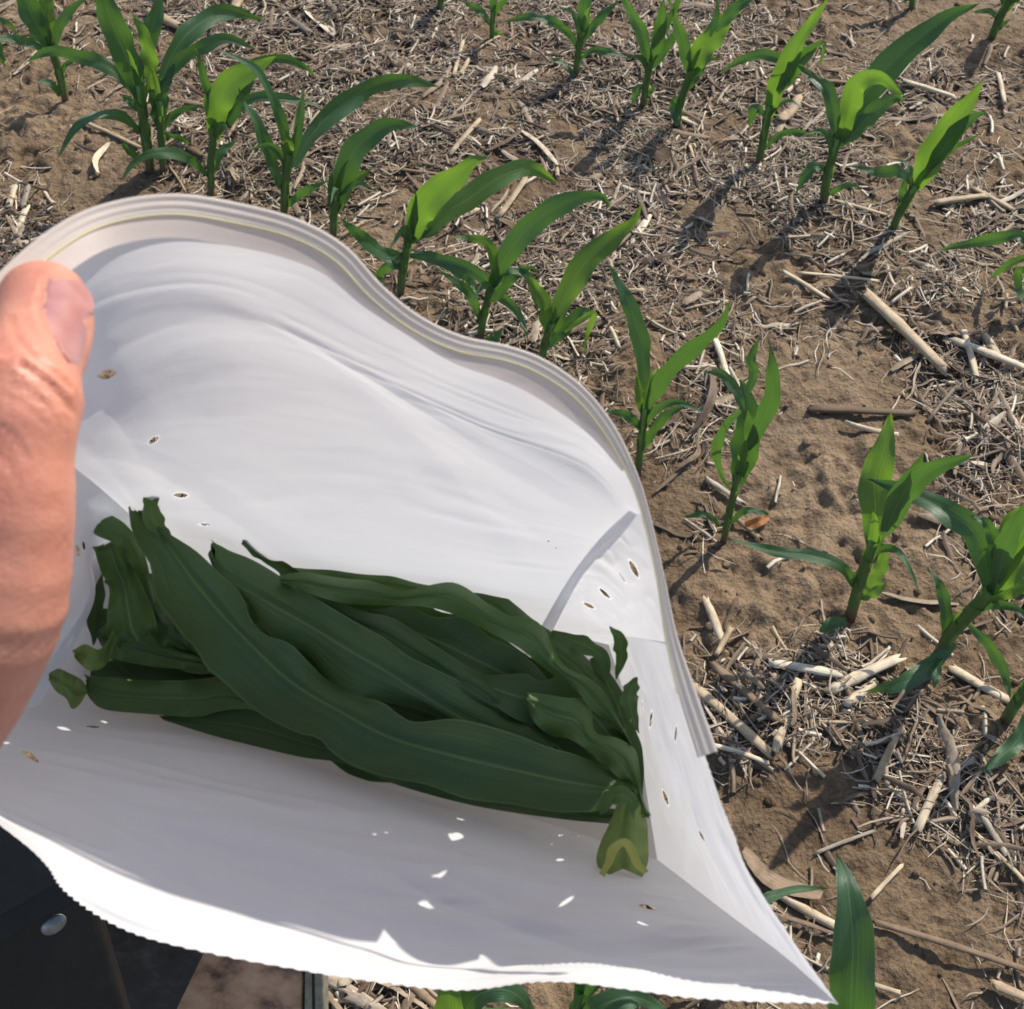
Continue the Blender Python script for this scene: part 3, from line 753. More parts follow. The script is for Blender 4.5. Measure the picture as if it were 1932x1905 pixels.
S('corn_stalk', (940, 352), (975, 330), 20, 'cream torn chip with white end in the middle litter', kind='chip', lift=.006, cat='stalk chip')
S('corn_stalk', (938, 425), (992, 348), 14, 'long cream splinter below the torn chip in the middle litter', kind='chip', lift=.006, cat='stalk chip')
S('corn_stalk', (848, 302), (905, 238), 12, 'straight bright cream splinter above the pair of broad leaves', kind='chip', lift=.006, cat='stalk chip')
S('corn_stalk', (868, 150), (884, 122), 9, 'small bright splinter in the upper litter, right of two', kind='chip', lift=.004, cat='stalk chip')
S('corn_stalk', (855, 158), (874, 90), 8, 'long thin bright splinter in the upper litter, left of two', kind='chip', lift=.004, cat='stalk chip')
S('corn_stalk', (868, 412), (895, 398), 26, 'square cream chip right of the broad overlapping leaves', kind='chip', cat='stalk chip')
S('corn_stalk', (290, 45), (350, 68), 22, 'cream round stalk right of the top left plants', lift=.004)
S('corn_stalk', (440, 48), (475, -10), 20, 'cream stalk at the top edge behind a leaf tip', lift=.004)
S('corn_stalk', (555, 55), (590, 85), 17, 'grey round stalk at the upper left of the litter band', M_GREY, lift=.004)
S('corn_stalk', (580, 30), (635, 80), 17, 'pale bent stalk right of the grey one at the top', kind='strip', lift=.005, cat='husk')
S('corn_stalk', (310, 198), (385, 212), 18, 'brown stalk lying behind the leafiest plant stem', M_BROWN)
S('corn_stalk', (20, 90), (90, 78), 14, 'tan stalk behind the stem at the top left corner', M_BROWN)
S('corn_stalk', (160, 240), (270, 290), 9, 'thin cream stick left of the leafiest plant base')
S('corn_stalk', (188, 335), (212, 282), 11, 'bent cream splinter on the soil left of the leafiest plant', kind='strip', lift=.004, cat='stalk chip')
S('corn_stalk', (20, 400), (32, 362), 15, 'cream joint of stalk near the left edge above the rim')
S('corn_stalk', (45, 400), (58, 365), 13, 'grey stalk right of the cream joint near the left edge', M_GREY)
S('corn_stalk', (30, 462), (52, 400), 16, 'pale ridged stalk touching the rim at the left edge')
S('corn_stalk', (350, 290), (385, 310), 16, 'dark weathered stalk in front of the creased leaf plant', M_BROWN)
S('corn_stalk', (700, 315), (860, 340), 9, 'thin long dark stick under the plant at the top of the dip', M_BROWN)
S('corn_stalk', (1380, 130), (1332, 135), 8, 'short dark twig left of the arching leaf tip', M_BROWN)
S('corn_stalk', (1530, 165), (1640, 170), 12, 'brown stalk lying level behind the second row plants', M_BROWN)
S('corn_stalk', (1700, 178), (1800, 205), 14, 'pale long stalk on the upper right soil', lift=.003)
S('corn_stalk', (1878, 150), (1890, 208), 10, 'cream stick pointing up near the top right edge', lift=.003)
S('corn_stalk', (1455, 292), (1562, 310), 10, 'brown long husk strip in front of the second row stem', M_BROWN, 'strip', cat='husk')
S('corn_stalk', (1190, 270), (1262, 330), 34, 'wide dark brown husk lying in the shade right of the middle litter', M_BROWN, 'strip', cat='husk')
S('corn_stalk', (1230, 210), (1320, 245), 12, 'pale stick between the two rows of stems', kind='chip', cat='stalk chip')
S('corn_stalk', (1700, 1875), (1560, 1830), 9, 'thin cream stick behind the broad near leaf')
S('corn_stalk', (1640, 1700), (1700, 1635), 9, 'small pale stick above the tip of the broad near leaf', lift=.004)
S('corn_stalk', (1540, 1610), (1650, 1568), 8, 'thin grey twig on bare soil below the shadows', M_GREY)
S('corn_stalk', (620, 1850), (700, 1905), 22, 'cream split stalk at the bottom edge under the rim', kind='chip', lift=.004, cat='stalk chip')
S('corn_stalk', (645, 1868), (668, 1846), 26, 'square tan chip below the bag rim at the bottom edge', kind='chip', lift=.006, cat='stalk chip')
S('corn_stalk', (650, 1882), (695, 1900), 26, 'grey flattened stalk piece at the bottom edge', M_GREY, lift=.003)
S('corn_stalk', (770, 1860), (830, 1910), 17, 'brown reed stalk at the bottom edge left of the near corn', M_BROWN)

# density of litter over the field (in the measured picture frame, turned into places on the soil)
BL = [(560, 60, 260, 1.0), (760, 130, 220, 1.0), (900, 260, 190, 1.1), (1060, 330, 170, 1.2), (1180, 300, 120, 1.0), (1080, 480, 150, 1.0),
      (60, 460, 90, .9), (330, 170, 120, .6), (480, 230, 130, .6), (1300, 480, 140, .6), (1400, 560, 90, .5), (1300, 780, 80, 1.1), (1330, 1000, 60, .4),
      (1400, 1330, 110, 1.1), (1560, 1330, 130, .9), (1750, 1480, 120, .9), (1860, 1560, 110, .7), (1860, 720, 120, 1.0), (1850, 860, 110, .9),
      (1640, 470, 160, .5), (1480, 380, 90, .9), (1580, 330, 70, .8), (1480, 260, 90, .8), (1850, 400, 140, .5), (1700, 230, 110, .25), (1450, 1780, 90, .9), (1850, 1830, 120, .5),
      (1300, 100, 150, .5), (1000, 80, 180, .6), (700, 1880, 120, 1.0), (1750, 150, 150, .3), (1010, 620, 70, .8), (1180, 640, 90, .7), (1900, 1000, 90, .5), (1180, 60, 100, .6)]
BLa = np.array(BL)
def density(px, py):
    d = np.full(px.shape, .10)
    for cx, cy, r_, s_ in BLa:
        d += s_ * np.exp(-((px - cx) ** 2 + (py - cy) ** 2) / (r_ * r_))
    for cx, cy, r_, s_ in ((1450, 520, 90, .6), (1500, 950, 150, .6), (1520, 1600, 140, .9), (1720, 1760, 130, .7), (1600, 870, 110, .6), (750, 370, 80, .8), (180, 300, 110, .6),
                           (1110, 185, 70, .6), (1640, 280, 100, .4), (1690, 1150, 90, .5), (1440, 1160, 80, .5), (1420, 470, 70, .5), (1780, 60, 90, .4)):
        d -= s_ * np.exp(-((px - cx) ** 2 + (py - cy) ** 2) / (r_ * r_))
    return np.clip(d, .015, 1.2)
def scatter(n, frac_uniform=.0):
    out = []
    need = n
    while need > 0:
        x = rng.uniform(-1.9, 1.9, 40000); y = rng.uniform(-.1, 3.4, 40000)
        v0 = x; vy = y * FW[1] - C0[2] * FW[2] * 1.0
        d = y * FW[1] + (-C0[2]) * FW[2]
        px = CX + FPX * x / d; py = CY - FPX * (y * UP[1] - C0[2] * UP[2]) / d
        dn = density(px, py)
        patch = vnoise(x, y, 7.5, 31) * .9 + vnoise(x, y, 19, 32) * .6
        dn = dn * np.clip((patch - .38) * 1.5, .04, 1)
        ok = (rng.random(40000) < dn / 1.2) & (px > -150) & (px < 2100) & (py > -150) & (py < 2100)
        P2 = np.stack([x, y, np.clip(dn, 0, 1)], 1)[ok]
        out.append(P2[:need]); need -= len(out[-1])
    return np.concatenate(out)

def stuff_ribbons(n, Lr, Wr, name, label, curl, tone_rng, mat=M_LITTER, segs=6, thick=False):
    c = scatter(n)
    L = rng.uniform(0, 1, n) ** 1.6 * (Lr[1] - Lr[0]) + Lr[0]
    Wd = rng.uniform(0, 1, n) ** 1.5 * (Wr[1] - Wr[0]) + Wr[0]
    a0 = rng.uniform(0, 2 * np.pi, n)
    k = rng.normal(0, curl, n); ph = rng.uniform(0, 6.28, n); wob = rng.uniform(0, .35, n) * min(1, curl * 2)
    t = np.linspace(0, 1, segs)[None, :]
    ang = a0[:, None] + k[:, None] * (t - .5) + wob[:, None] * np.sin(ph[:, None] + 8 * t)
    st = (L / (segs - 1))[:, None]
    x = np.cumsum(np.cos(ang) * st, 1); y = np.cumsum(np.sin(ang) * st, 1)
    x += c[:, :1] - x.mean(1, keepdims=True); y += c[:, 1:2] - y.mean(1, keepdims=True)
    z0 = hgt(x, y)
    # stiff pieces bridge the hollows: blend the surface with its mean along the piece
    z = .45 * z0 + .55 * z0.mean(1, keepdims=True)
    z = np.maximum(z, z0 * .75 + z0.mean(1, keepdims=True) * .25)
    z = z + (rng.random(n) ** 2 * .012 * (.35 + c[:, 2]))[:, None] + (rng.normal(0, .05, n) * L)[:, None] * (t - .5)
    z = np.maximum(z, z0 - .001) + .0008
    sx, sy = -np.sin(ang), np.cos(ang)
    tp = (1 - .55 * np.abs(2 * t - 1) ** 3) if thick is False else np.ones_like(t)
    hw = (Wd / 2)[:, None] * tp
    rl = rng.uniform(-.7, .7, n)[:, None]
    V = np.empty((n, segs, 3, 3))
    for q, s in enumerate((-1, 0, 1)):
        V[:, :, q, 0] = x + sx * hw * s * np.cos(rl)
        V[:, :, q, 1] = y + sy * hw * s * np.cos(rl)
        V[:, :, q, 2] = z + hw * s * np.sin(rl) + (hw * .55 if q == 1 else 0)
    base = (np.arange(n) * segs * 3)[:, None, None]
    i = np.arange(segs - 1)[None, :, None] * 3; j = np.arange(2)[None, None, :]
    a = base + i + j
    F = np.stack([a, a + 1, a + 4, a + 3], -1).reshape(-1, 4)
    if thick:   # close the underside so that pieces have a body
        b_ = base[:, 0, 0][:, None] + (np.arange(segs - 1) * 3)[None, :]
        F2 = np.stack([b_ + 2, b_, b_ + 3, b_ + 5], -1).reshape(-1, 4)
        F = np.concatenate([F, F2])
    tone = np.repeat(np.clip(rng.normal(*tone_rng, n), 0, 1), segs * 3)
    V = V.reshape(-1, 3)
    me = bpy.data.meshes.new(name)
    me.vertices.add(len(V)); me.vertices.foreach_set('co', V.ravel())
    me.loops.add(F.size); me.loops.foreach_set('vertex_index', F.ravel().astype(np.int32))
    me.polygons.add(len(F)); me.polygons.foreach_set('loop_start', (np.arange(len(F)) * 4).astype(np.int32))
    me.polygons.foreach_set('loop_total', np.full(len(F), 4, np.int32))
    me.update(calc_edges=True)
    at = me.attributes.new('tone', 'FLOAT', 'POINT'); at.data.foreach_set('value', tone)
    me.materials.append(mat)
    o = link(name, me)
    return tag(o, label, 'crop residue', None, 'stuff')
stuff_ribbons(16500, (.012, .085), (.0009, .0021), 'root_fibre_litter', 'fine curled grey root fibres matted over the soil between the rows', 1.0, (.62, .26))
stuff_ribbons(9000, (.008, .065), (.0020, .0085), 'straw_chip_litter', 'short flat straw chips scattered through the litter', .15, (.56, .32), segs=4, thick=True)
stuff_ribbons(5000, (.02, .11), (.002, .009), 'leaf_shred_litter', 'brown shredded dry leaf strips trodden into the soil', .5, (.25, .16), segs=7)
stuff_ribbons(5200, (.003, .010), (.0015, .004), 'straw_crumb_litter', 'tiny straw crumbs speckling the bare soil', .1, (.45, .28), segs=3, thick=True)

stuff_ribbons(420, (.05, .15), (.006, .016), 'broad_husk_litter', 'broad torn husk and leaf pieces matted into the litter', .25, (.38, .22), segs=9)
# the largest loose pieces, one by one
kinds = []
for i in range(6): kinds.append(('straw_chip', mesh_from('straw_chip', *chip_geo(.05, .0075, .0018, 50 + i), M_PALE), 'flat cream stalk splinter lying loose in the crop litter', 'stalk splinter', 'loose cream splinters in the litter'))
for i in range(5): kinds.append(('straw_stick', mesh_from('straw_stick', *stalk_geo(.07, .0028, .03, 7, True, True, 80 + i), M_PALE), 'thin round straw stick lying loose in the crop litter', 'straw stick', 'loose straw sticks in the litter'))
for i in range(5): kinds.append(('husk_strip', mesh_from('husk_strip', *strip_geo(.075, .010, 120 + i), M_BROWN), 'brown dry husk strip lying loose in the crop litter', 'husk strip', 'loose brown husk strips in the litter'))
for i in range(6): kinds.append(('root_fibre', mesh_from('root_fibre', *fibre_geo(.10, .0011, 150 + i), M_GREY), 'long curved grey fibre lying on top of the crop litter', 'plant fibre', 'long grey fibres on the litter'))
BAGPOLY = [(-150, 700), (0, 510), (200, 385), (450, 385), (720, 540), (960, 655), (1150, 790), (1220, 955), (1276, 1200), (1340, 1440), (1440, 1680), (1580, 1894), (1070, 1862), (850, 1874), (590, 1840), (290, 1778), (60, 1640), (-170, 1470)]
def inside(x, y):
    c = False; n = len(BAGPOLY)
    for i in range(n):
        x0, y0 = BAGPOLY[i]; x1, y1 = BAGPOLY[(i + 1) % n]
        if (y0 > y) != (y1 > y) and x < (x1 - x0) * (y - y0) / (y1 - y0) + x0: c = not c
    return c
MARKS = [(123, 193, 'the top left corner plant'), (285, 322, 'the leafiest far plant'), (396, 366, 'the creased leaf plant'), (532, 398, 'the plant with a pale arching leaf'),
         (626, 430, 'the plant half hidden by the rim'), (755, 560, 'the tall plant at the bag dip'), (906, 640, 'the plant with a blue-green arching leaf'), (1022, 672, 'the lime leaf plant over the rim corner'),
         (1205, 880, 'the plant at the bag shoulder'), (1366, 1015, 'the bunched grey-green plant'), (1602, 1170, 'the plant with the twisted tip'), (1772, 1240, 'the largest right edge plant'),
         (927, 78, 'the small plant at the top edge'), (1085, 150, 'the top centre plant'), (1213, 208, 'the left plant of the close pair'), (1276, 241, 'the right plant of the close pair'),
         (1430, 313, 'the second row arching plant'), (1552, 388, 'the longest leaved plant'), (1682, 442, 'the broad upright lime leaf plant'), (1868, 78, 'the top right corner plant'),
         (1700, 645, 'the thick cream stalk'), (1625, 790, 'the brown weathered stalk'), (1625, 1290, 'the splintered stalk'), (1510, 1275, 'the level cream stalk'), (1758, 1500, 'the clean straight stalk'),
         (1670, 1430, 'the banded stalk'), (1605, 1760, 'the broad near leaf'), (1800, 1790, 'the longest weathered stalk'), (1870, 1590, 'the slanting pair of stalks'), (1860, 690, 'the right edge tangle'),
         (960, 360, 'the torn white-ended chip'), (876, 270, 'the bright cream splinter'), (1225, 300, 'the wide dark husk'), (660, 1870, 'the square tan chip'), (572, 70, 'the grey top stalk'),
         (1805, 394, 'the upper right cream stalk'), (1520, 556, 'the forked pale stick'), (1580, 535, 'the thin level stick'), (1487, 225, 'the broad split stalk'), (870, 125, 'the two bright splinters'),
         (1345, 1180, 'the flat stalk end beside the bag'), (1352, 1400, 'the loose tie end'), (1340, 700, 'the pale bent stalk'), (30, 430, 'the ridged stalk by the rim'), (320, 56, 'the cream round stalk at the top'), (200, 310, 'the bent cream splinter')]
DIRS = ['just right of', 'below and right of', 'just below', 'below and left of', 'just left of', 'above and left of', 'just above', 'above and right of']
sp = scatter(1400)
used = {}; made = 0
for x, y, dn in sp:
    u_, v_ = to_px((x, y, 0))
    if made >= 270: break
    if not (8 < u_ < 1924 and 8 < v_ < 1897) or inside(u_, v_): continue
    nm, me, lab, cat, grp = R.choice(kinds)
    mk = min(MARKS, key=lambda m_: (m_[0] - u_) ** 2 + (m_[1] - v_) ** 2)
    dr = DIRS[int(round(math.atan2(v_ - mk[1], u_ - mk[0]) / (math.pi / 4))) % 8]
    s = R.uniform(.6, 1.35)
    dd_ = math.hypot(mk[0] - u_, mk[1] - v_)
    short = {'straw_chip': 'cream splinter', 'straw_stick': 'round straw stick', 'husk_strip': 'brown husk strip', 'root_fibre': 'curved grey fibre'}[nm]
    label = None
    if dd_ < 190:
        for pre in (('short ' if s < .95 else 'long ') + short, short):
            cand = pre + ' ' + dr + ' ' + mk[2]
            if cand not in used: label = cand; break
    if label is None: continue
    used[label] = 1; made += 1
    o = link(nm, me)
    o.scale = (s, R.uniform(.7, 1.2) * s ** .5, s ** .5)
    o.location = (x, y, float(hgt(x, y)) + .003 + R.random() * .004)
    o.rotation_euler = (R.uniform(-.25, .25), R.uniform(-.1, .1), R.uniform(0, 6.28))
    tag(o, label, cat, grp)

# clods of earth
def clod_geo(r, seed):
    q = np.random.default_rng(seed)
    bm_v = []; nu, nv = 9, 6
    for i in range(nv):
        th = math.pi * (i + .5) / nv
        for j in range(nu):
            ph = 2 * math.pi * j / nu
            rr = r * (1 + q.uniform(-.25, .25))
            bm_v.append((rr * math.sin(th) * math.cos(ph), rr * math.sin(th) * math.sin(ph), rr * math.cos(th) * .7))
    F = grid_faces(nv, nu, True)
    F.append(tuple(range(nu))[::-1]); F.append(tuple((nv - 1) * nu + k for k in range(nu)))
    return np.array(bm_v), F
n = 2600
Vs, Fs, off = [], [], 0
protos = [clod_geo(1.0, s) for s in range(8)]
for i in range(n):
    x = rng.uniform(-1.6, 1.6); y = rng.uniform(.1, 2.9)
    r_ = .0016 + .0065 * rng.random() ** 4
    pv_, pf = protos[i % 8]
    a = rng.uniform(0, 6.28); ca, sa = math.cos(a), math.sin(a)
    q = pv_ * r_; q = np.stack([q[:, 0] * ca - q[:, 1] * sa, q[:, 0] * sa + q[:, 1] * ca, q[:, 2]], 1)
    Vs.append(q + (x, y, float(hgt(x, y)) + r_ * .2)); Fs += [tuple(k + off for k in f) for f in pf]; off += len(pv_)
me = mesh_from('soil_crumbs', np.concatenate(Vs), Fs, M_SOIL, True, None, {'lift': np.full(off, .6)})
tag(link('soil_crumbs', me), 'small crumbs and clods of brown earth scattered over the field', 'soil', None, 'stuff')

# ------------------------------------------------------------------ paper bag
HOLES = []   # (px, py, half length, half width, angle deg) seen slits
def patch(name, rows, nr, nc, parent, mat=M_PAPER, holes=(), wr=.0012, seed=0, pin=(1, 1, 1, 1), zig=None, layer=None):
    rows = [[P(*p) for p in r_] for r_ in rows]
    A = np.array([(crom if seed in (100, 600) else crom_u)(r_, nc) for r_ in rows])          # (k, nc, 3)
    Bm = np.array([crom_u(A[:, j], nr) for j in range(nc)])  # (nc, nr, 3)
    S_ = Bm.transpose(1, 0, 2)
    du = np.gradient(S_, axis=1); dv = np.gradient(S_, axis=0)
    N = np.cross(du, dv); N /= np.linalg.norm(N, axis=2)[:, :, None] + 1e-12
    u, v = np.meshgrid(np.linspace(0, 1, nc), np.linspace(0, 1, nr))
    w_ = np.ones_like(u)
    if pin[0]: w_ *= np.clip(v * (2.2 if seed == 100 else 8), 0, 1)
    if pin[1]: w_ *= np.clip((1 - v) * 8, 0, 1)
    if pin[2]: w_ *= np.clip(u * 8, 0, 1)
    if pin[3]: w_ *= np.clip((1 - u) * 8, 0, 1)
    x, y = u * 3, v * 9
    skew = y + x * 1.3 * (.5 + .5 * vnoise(x, y, .6, seed + 9))
    h = (vnoise(x * .8, skew, .9, seed + 1) - .5) + .5 * (np.abs(vnoise(x * .9, skew, 1.9, seed + 2) - .5) * 2 - .5) + .10 * (vnoise(x, skew, 4.2, seed + 3) - .5)
    cr = random.Random(seed)
    for _ in range({100: 9, 300: 8}.get(seed, 4)):      # sharp creases pressed into the paper
        u0, v0, an_ = cr.uniform(.1, .9), cr.uniform(.3, .9), cr.uniform(-.5, .5)
        dl = (v - v0) * math.cos(an_) * .6 + (u - u0) * math.sin(an_); al = (u - u0) * math.cos(an_)
        h = h + cr.choice((-1, 1)) * cr.uniform(.35, .8) * np.clip(1 - np.abs(dl) / .035, 0, 1) * np.exp(-(al / cr.uniform(.10, .28)) ** 2)
    S_ = S_ + N * (h * wr * w_)[:, :, None]
    if zig:   # pinking-shear edge along the last row
        per, amp = zig
        tri = (np.abs(((u * per) % 1) - .5) * 2 - .5)
        edge = np.clip((v - (1 - 2.2 / nr)) * nr / 2.2, 0, 1)
        dvn = dv / (np.linalg.norm(dv, axis=2)[:, :, None] + 1e-12)
        S_ = S_ + dvn * (tri * amp * edge)[:, :, None]
    Vv = S_.reshape(-1, 3)
    q = Vv - C0; d = q @ FW
    px = CX + FPX * (q @ RT) / d; py = CY - FPX * (q @ UP) / d
    hv = np.zeros(len(Vv))
    for (hx, hy, a_, b_, an) in holes:
        an = math.radians(an)
        dx, dy = px - hx, py - hy
        b_ = b_ * .78
        s = (dx * math.cos(an) + dy * math.sin(an)) / a_; t = (-dx * math.sin(an) + dy * math.cos(an)) / b_
        val = 2 - (np.abs(t) + s * s)
        hv = np.maximum(hv, val)
    me = mesh_from(name, Vv, grid_faces(nr, nc), mat, True, None, {'hole': hv})
    o = link(name, me, parent, True)
    return o, S_

bag_loc = P(700, 1250, .47)
bag = empty('paper_bag', bag_loc, 'open white perforated paper bag held by hand and full of green corn leaves', 'paper bag')
rimc = [(-150, 680, .243), (0, 515, .258), (110, 425, .268), (210, 383, .276), (330, 368, .283), (450, 385, .290), (560, 415, .294), (650, 465, .297), (720, 540, .300),
        (790, 597, .3025), (870, 635, .305), (960, 655, .308), (1030, 682, .310), (1100, 732, .312), (1155, 800, .3145), (1195, 880, .317), (1220, 955, .3195),
        (1250, 1080, .321), (1276, 1200, .325), (1310, 1300, .326), (1352, 1418, .327)]
rw = [46, 42, 40, 38, 38, 38, 36, 34, 32, 30, 30, 28, 28, 26, 24, 18, 14, 14, 22, 34, 40]
bw = [48, 46, 46, 45, 45, 45, 42, 34, 22, 14, 24, 38, 42, 40, 24, 8]
arr = np.array(rimc, float)
nr_ = np.gradient(arr[:, :2], axis=0); nr_ /= np.linalg.norm(nr_, axis=1)[:, None]
nr_ = np.stack([-nr_[:, 1], nr_[:, 0]], 1)
def along(offs, widths, dd=0.0):
    return [(arr[i, 0] + nr_[i, 0] * offs[i], arr[i, 1] + nr_[i, 1] * offs[i], arr[i, 2] + dd, widths[i]) for i in range(len(widths))]
edge_row = [p_[:3] for p_ in along([rw[i] + bw[i] - 13 for i in range(16)], bw, .0006)] + [(1213, 958, .3220)]
back_rows = [
    edge_row,
    [(-110, 755, .252), (40, 640, .270), (220, 540, .293), (440, 545, .310), (690, 675, .318), (910, 785, .325), (1108, 870, .330), (1196, 980, .333)],
    [(0, 800, .275), (90, 735, .285), (225, 650, .310), (430, 640, .325), (680, 740, .332), (900, 850, .337), (1080, 935, .342), (1170, 1012, .347)],
    [(147, 888, .345), (190, 880, .352), (270, 870, .362), (430, 890, .375), (650, 955, .382), (850, 1020, .387), (1000, 1070, .39), (1100, 1085, .392)],
    [(250, 975, .42), (290, 1000, .43), (350, 1050, .44), (480, 1105, .452), (640, 1130, .455), (800, 1150, .457), (940, 1175, .458), (1042, 1192, .46)]]
back_holes = [(202, 707, 20, 11, -14), (290, 831, 15, 6, -35), (341, 935, 16, 6, 2), (386, 990, 14, 3, 2), (1035, 1021, 4.5, 3, 20), (1049, 1034, 3.5, 2, 20)]
o_back, S_back = patch('back_panel', back_rows, 190, 300, bag, holes=back_holes, wr=.0015, seed=100)
ru_rows = [
    [(1198, 946, .3310), (1226, 1000, .325), (1250, 1080, .323), (1266, 1150, .325), (1280, 1222, .331)],
    [(1140, 1004, .355), (1170, 1060, .352), (1195, 1112, .358), (1210, 1160, .37), (1222, 1208, .385)],
    [(1078, 1085, .398), (1105, 1110, .398), (1130, 1142, .405), (1155, 1172, .413), (1180, 1202, .42)],
    [(1020, 1185, .466), (1040, 1192, .464), (1075, 1200, .462), (1110, 1208, .460), (1148, 1217, .458)]]
ru_holes = [(1196, 1074, 20, 6.5, 62), (1141, 1120, 16, 4.5, 42), (1111, 1143, 14, 4.5, 27), (1174, 1090, 16, 1.6, 58)]
o_ru, _ = patch('side_gusset', ru_rows, 110, 110, bag, holes=ru_holes, wr=.0016, seed=200)
front_rows = [
    [(75, 1330, .435), (220, 1350, .44), (400, 1378, .445), (640, 1432, .448), (860, 1500, .45), (1020, 1550, .45), (1130, 1585, .452), (1240, 1622, .45)],
    [(-60, 1380, .38), (160, 1430, .385), (370, 1490, .39), (620, 1560, .395), (850, 1620, .395), (1040, 1665, .395), (1200, 1690, .395), (1370, 1722, .385)],
    [(-130, 1450, .34), (60, 1545, .345), (320, 1660, .352), (600, 1745, .36), (840, 1785, .365), (1070, 1790, .365), (1290, 1805, .36), (1480, 1805, .345)],
    [(-170, 1470, .310), (5, 1570, .318), (95, 1675, .325), (290, 1775, .330), (600, 1840, .336), (850, 1873, .340), (1070, 1862, .340), (1320, 1888, .336), (1580, 1894, .325)]]
front_rows[3] = [(-170, 1425, .312), (50, 1600, .322), (130, 1690, .326), (290, 1778, .330), (590, 1840, .336), (850, 1874, .340), (1070, 1862, .337), (1330, 1890, .329), (1580, 1894, .325)]
front_holes = [(57, 1427, 20, 7, 35), (175, 1372, 16, 2.5, 3), (1222, 1712, 18, 4.5, 12), (1090, 1578, 12, 2, 5)]
o_fr, _ = patch('front_panel', front_rows, 170, 330, bag, holes=front_holes, wr=.0026, seed=300, zig=(84, .0011), pin=(1, 0, 1, 1))
rl_rows = [
    [(1148, 1217, .458), (1175, 1300, .456), (1205, 1400, .455), (1222, 1510, .453), (1240, 1622, .45)],
    [(1180, 1202, .42), (1215, 1310, .41), (1248, 1425, .40), (1295, 1560, .395), (1370, 1722, .385)],
    [(1222, 1206, .385), (1256, 1310, .37), (1298, 1440, .362), (1360, 1600, .355), (1480, 1805, .345)],
    [(1274, 1214, .334), (1306, 1330, .330), (1358, 1500, .335), (1422, 1670, .333), (1580, 1894, .325)]]
rl_holes = [(1228, 1358, 19, 3.2, 97), (1275, 1385, 19, 2.5, 95), (1256, 1506, 17, 4.5, 70), (1324, 1578, 14, 3, 62), (1211, 1335, 14, 1.6, 95)]
o_rl, _ = patch('side_gusset', rl_rows, 110, 130, bag, holes=rl_holes, wr=.0018, seed=400, zig=(46, .0011), pin=(1, 0, 1, 1))
lf_rows = [
    [(-150, 680, .243), (-260, 950, .25), (-290, 1200, .27), (-170, 1470, .310)],
    [(0, 800, .275), (-60, 1000, .30), (-90, 1220, .315), (-130, 1450, .34)],
    [(147, 888, .345), (130, 1010, .36), (110, 1150, .37), (-60, 1380, .38)],
    [(250, 975, .42), (176, 1050, .425), (174, 1145, .43), (75, 1330, .435)]]
lf_holes = [(147, 1040, 13, 4, 80), (158, 1030, 10, 3.5, 80), (110, 1203, 14, 3, 115), (133, 1210, 13, 3, 115)]
o_lf, _ = patch('side_gusset', lf_rows, 100, 110, bag, holes=lf_holes, wr=.0016, seed=500)
base_rows = [
    [(250, 975, .42), (290, 1000, .43), (350, 1050, .44), (480, 1105, .452), (640, 1130, .455), (800, 1150, .457), (940, 1175, .458), (1042, 1192, .463), (1148, 1217, .458)],
    [(160, 1045, .429), (450, 1160, .462), (800, 1205, .468), (1050, 1260, .470), (1175, 1300, .456)],
    [(152, 1140, .434), (450, 1230, .468), (800, 1300, .475), (1050, 1360, .476), (1205, 1400, .455)],
    [(105, 1232, .4365), (430, 1310, .460), (760, 1390, .465), (1030, 1460, .465), (1222, 1510, .453)],
    [(75, 1330, .435), (220, 1350, .44), (400, 1378, .445), (640, 1432, .448), (860, 1500, .45), (1020, 1550, .45), (1130, 1585, .452), (1240, 1622, .45)]]
patch('bag_bottom', base_rows, 60, 90, bag, wr=.0016, seed=600)

def band(name, pts, mat, prof, n=140, wrap=False, parent=bag, toward=.0008):
    """ribbon along picture-measured points: (px, py, depth, width px)"""
    c = crom_u(np.array(pts, float), n)
    px, py, d, wp = c.T
    t = np.gradient(np.stack([px, py], 1), axis=0); t /= np.linalg.norm(t, axis=1)[:, None]
    nrm = np.stack([t[:, 1], -t[:, 0]], 1)
    m = len(prof); V = []
    for i in range(n):
        for s, h in prof:
            V.append(P(px[i] + nrm[i, 0] * s * wp[i] / 2, py[i] + nrm[i, 1] * s * wp[i] / 2, d[i] - toward - h))
    return link(name, mesh_from(name, V, grid_faces(n, m, wrap), mat), parent, True)
ridge_prof = [(-1, 0), (-.8, .0003), (-.62, .00005), (-.4, .00005), (-.2, .00035), (0, .00035), (.2, .00005), (.45, .00005), (.62, .00035), (.85, .0003), (1, 0)]
band('tie_strip', along([w_ / 2 - 2 for w_ in rw], rw), M_TIE, ridge_prof)
band('glue_line', along([w_ - 1 for w_ in rw][:20], [5] * 15 + [4, 3, 3, 3, 3]), M_GLUE, [(-1, 0), (0, .0004), (1, 0)], toward=.0010)
band('glue_flap', along([rw[i] + bw[i] / 2 - 2 for i in range(16)], bw), M_BAND, [(-1, 0), (-.3, .0001), (.3, .0001), (1, 0)], toward=.0007)

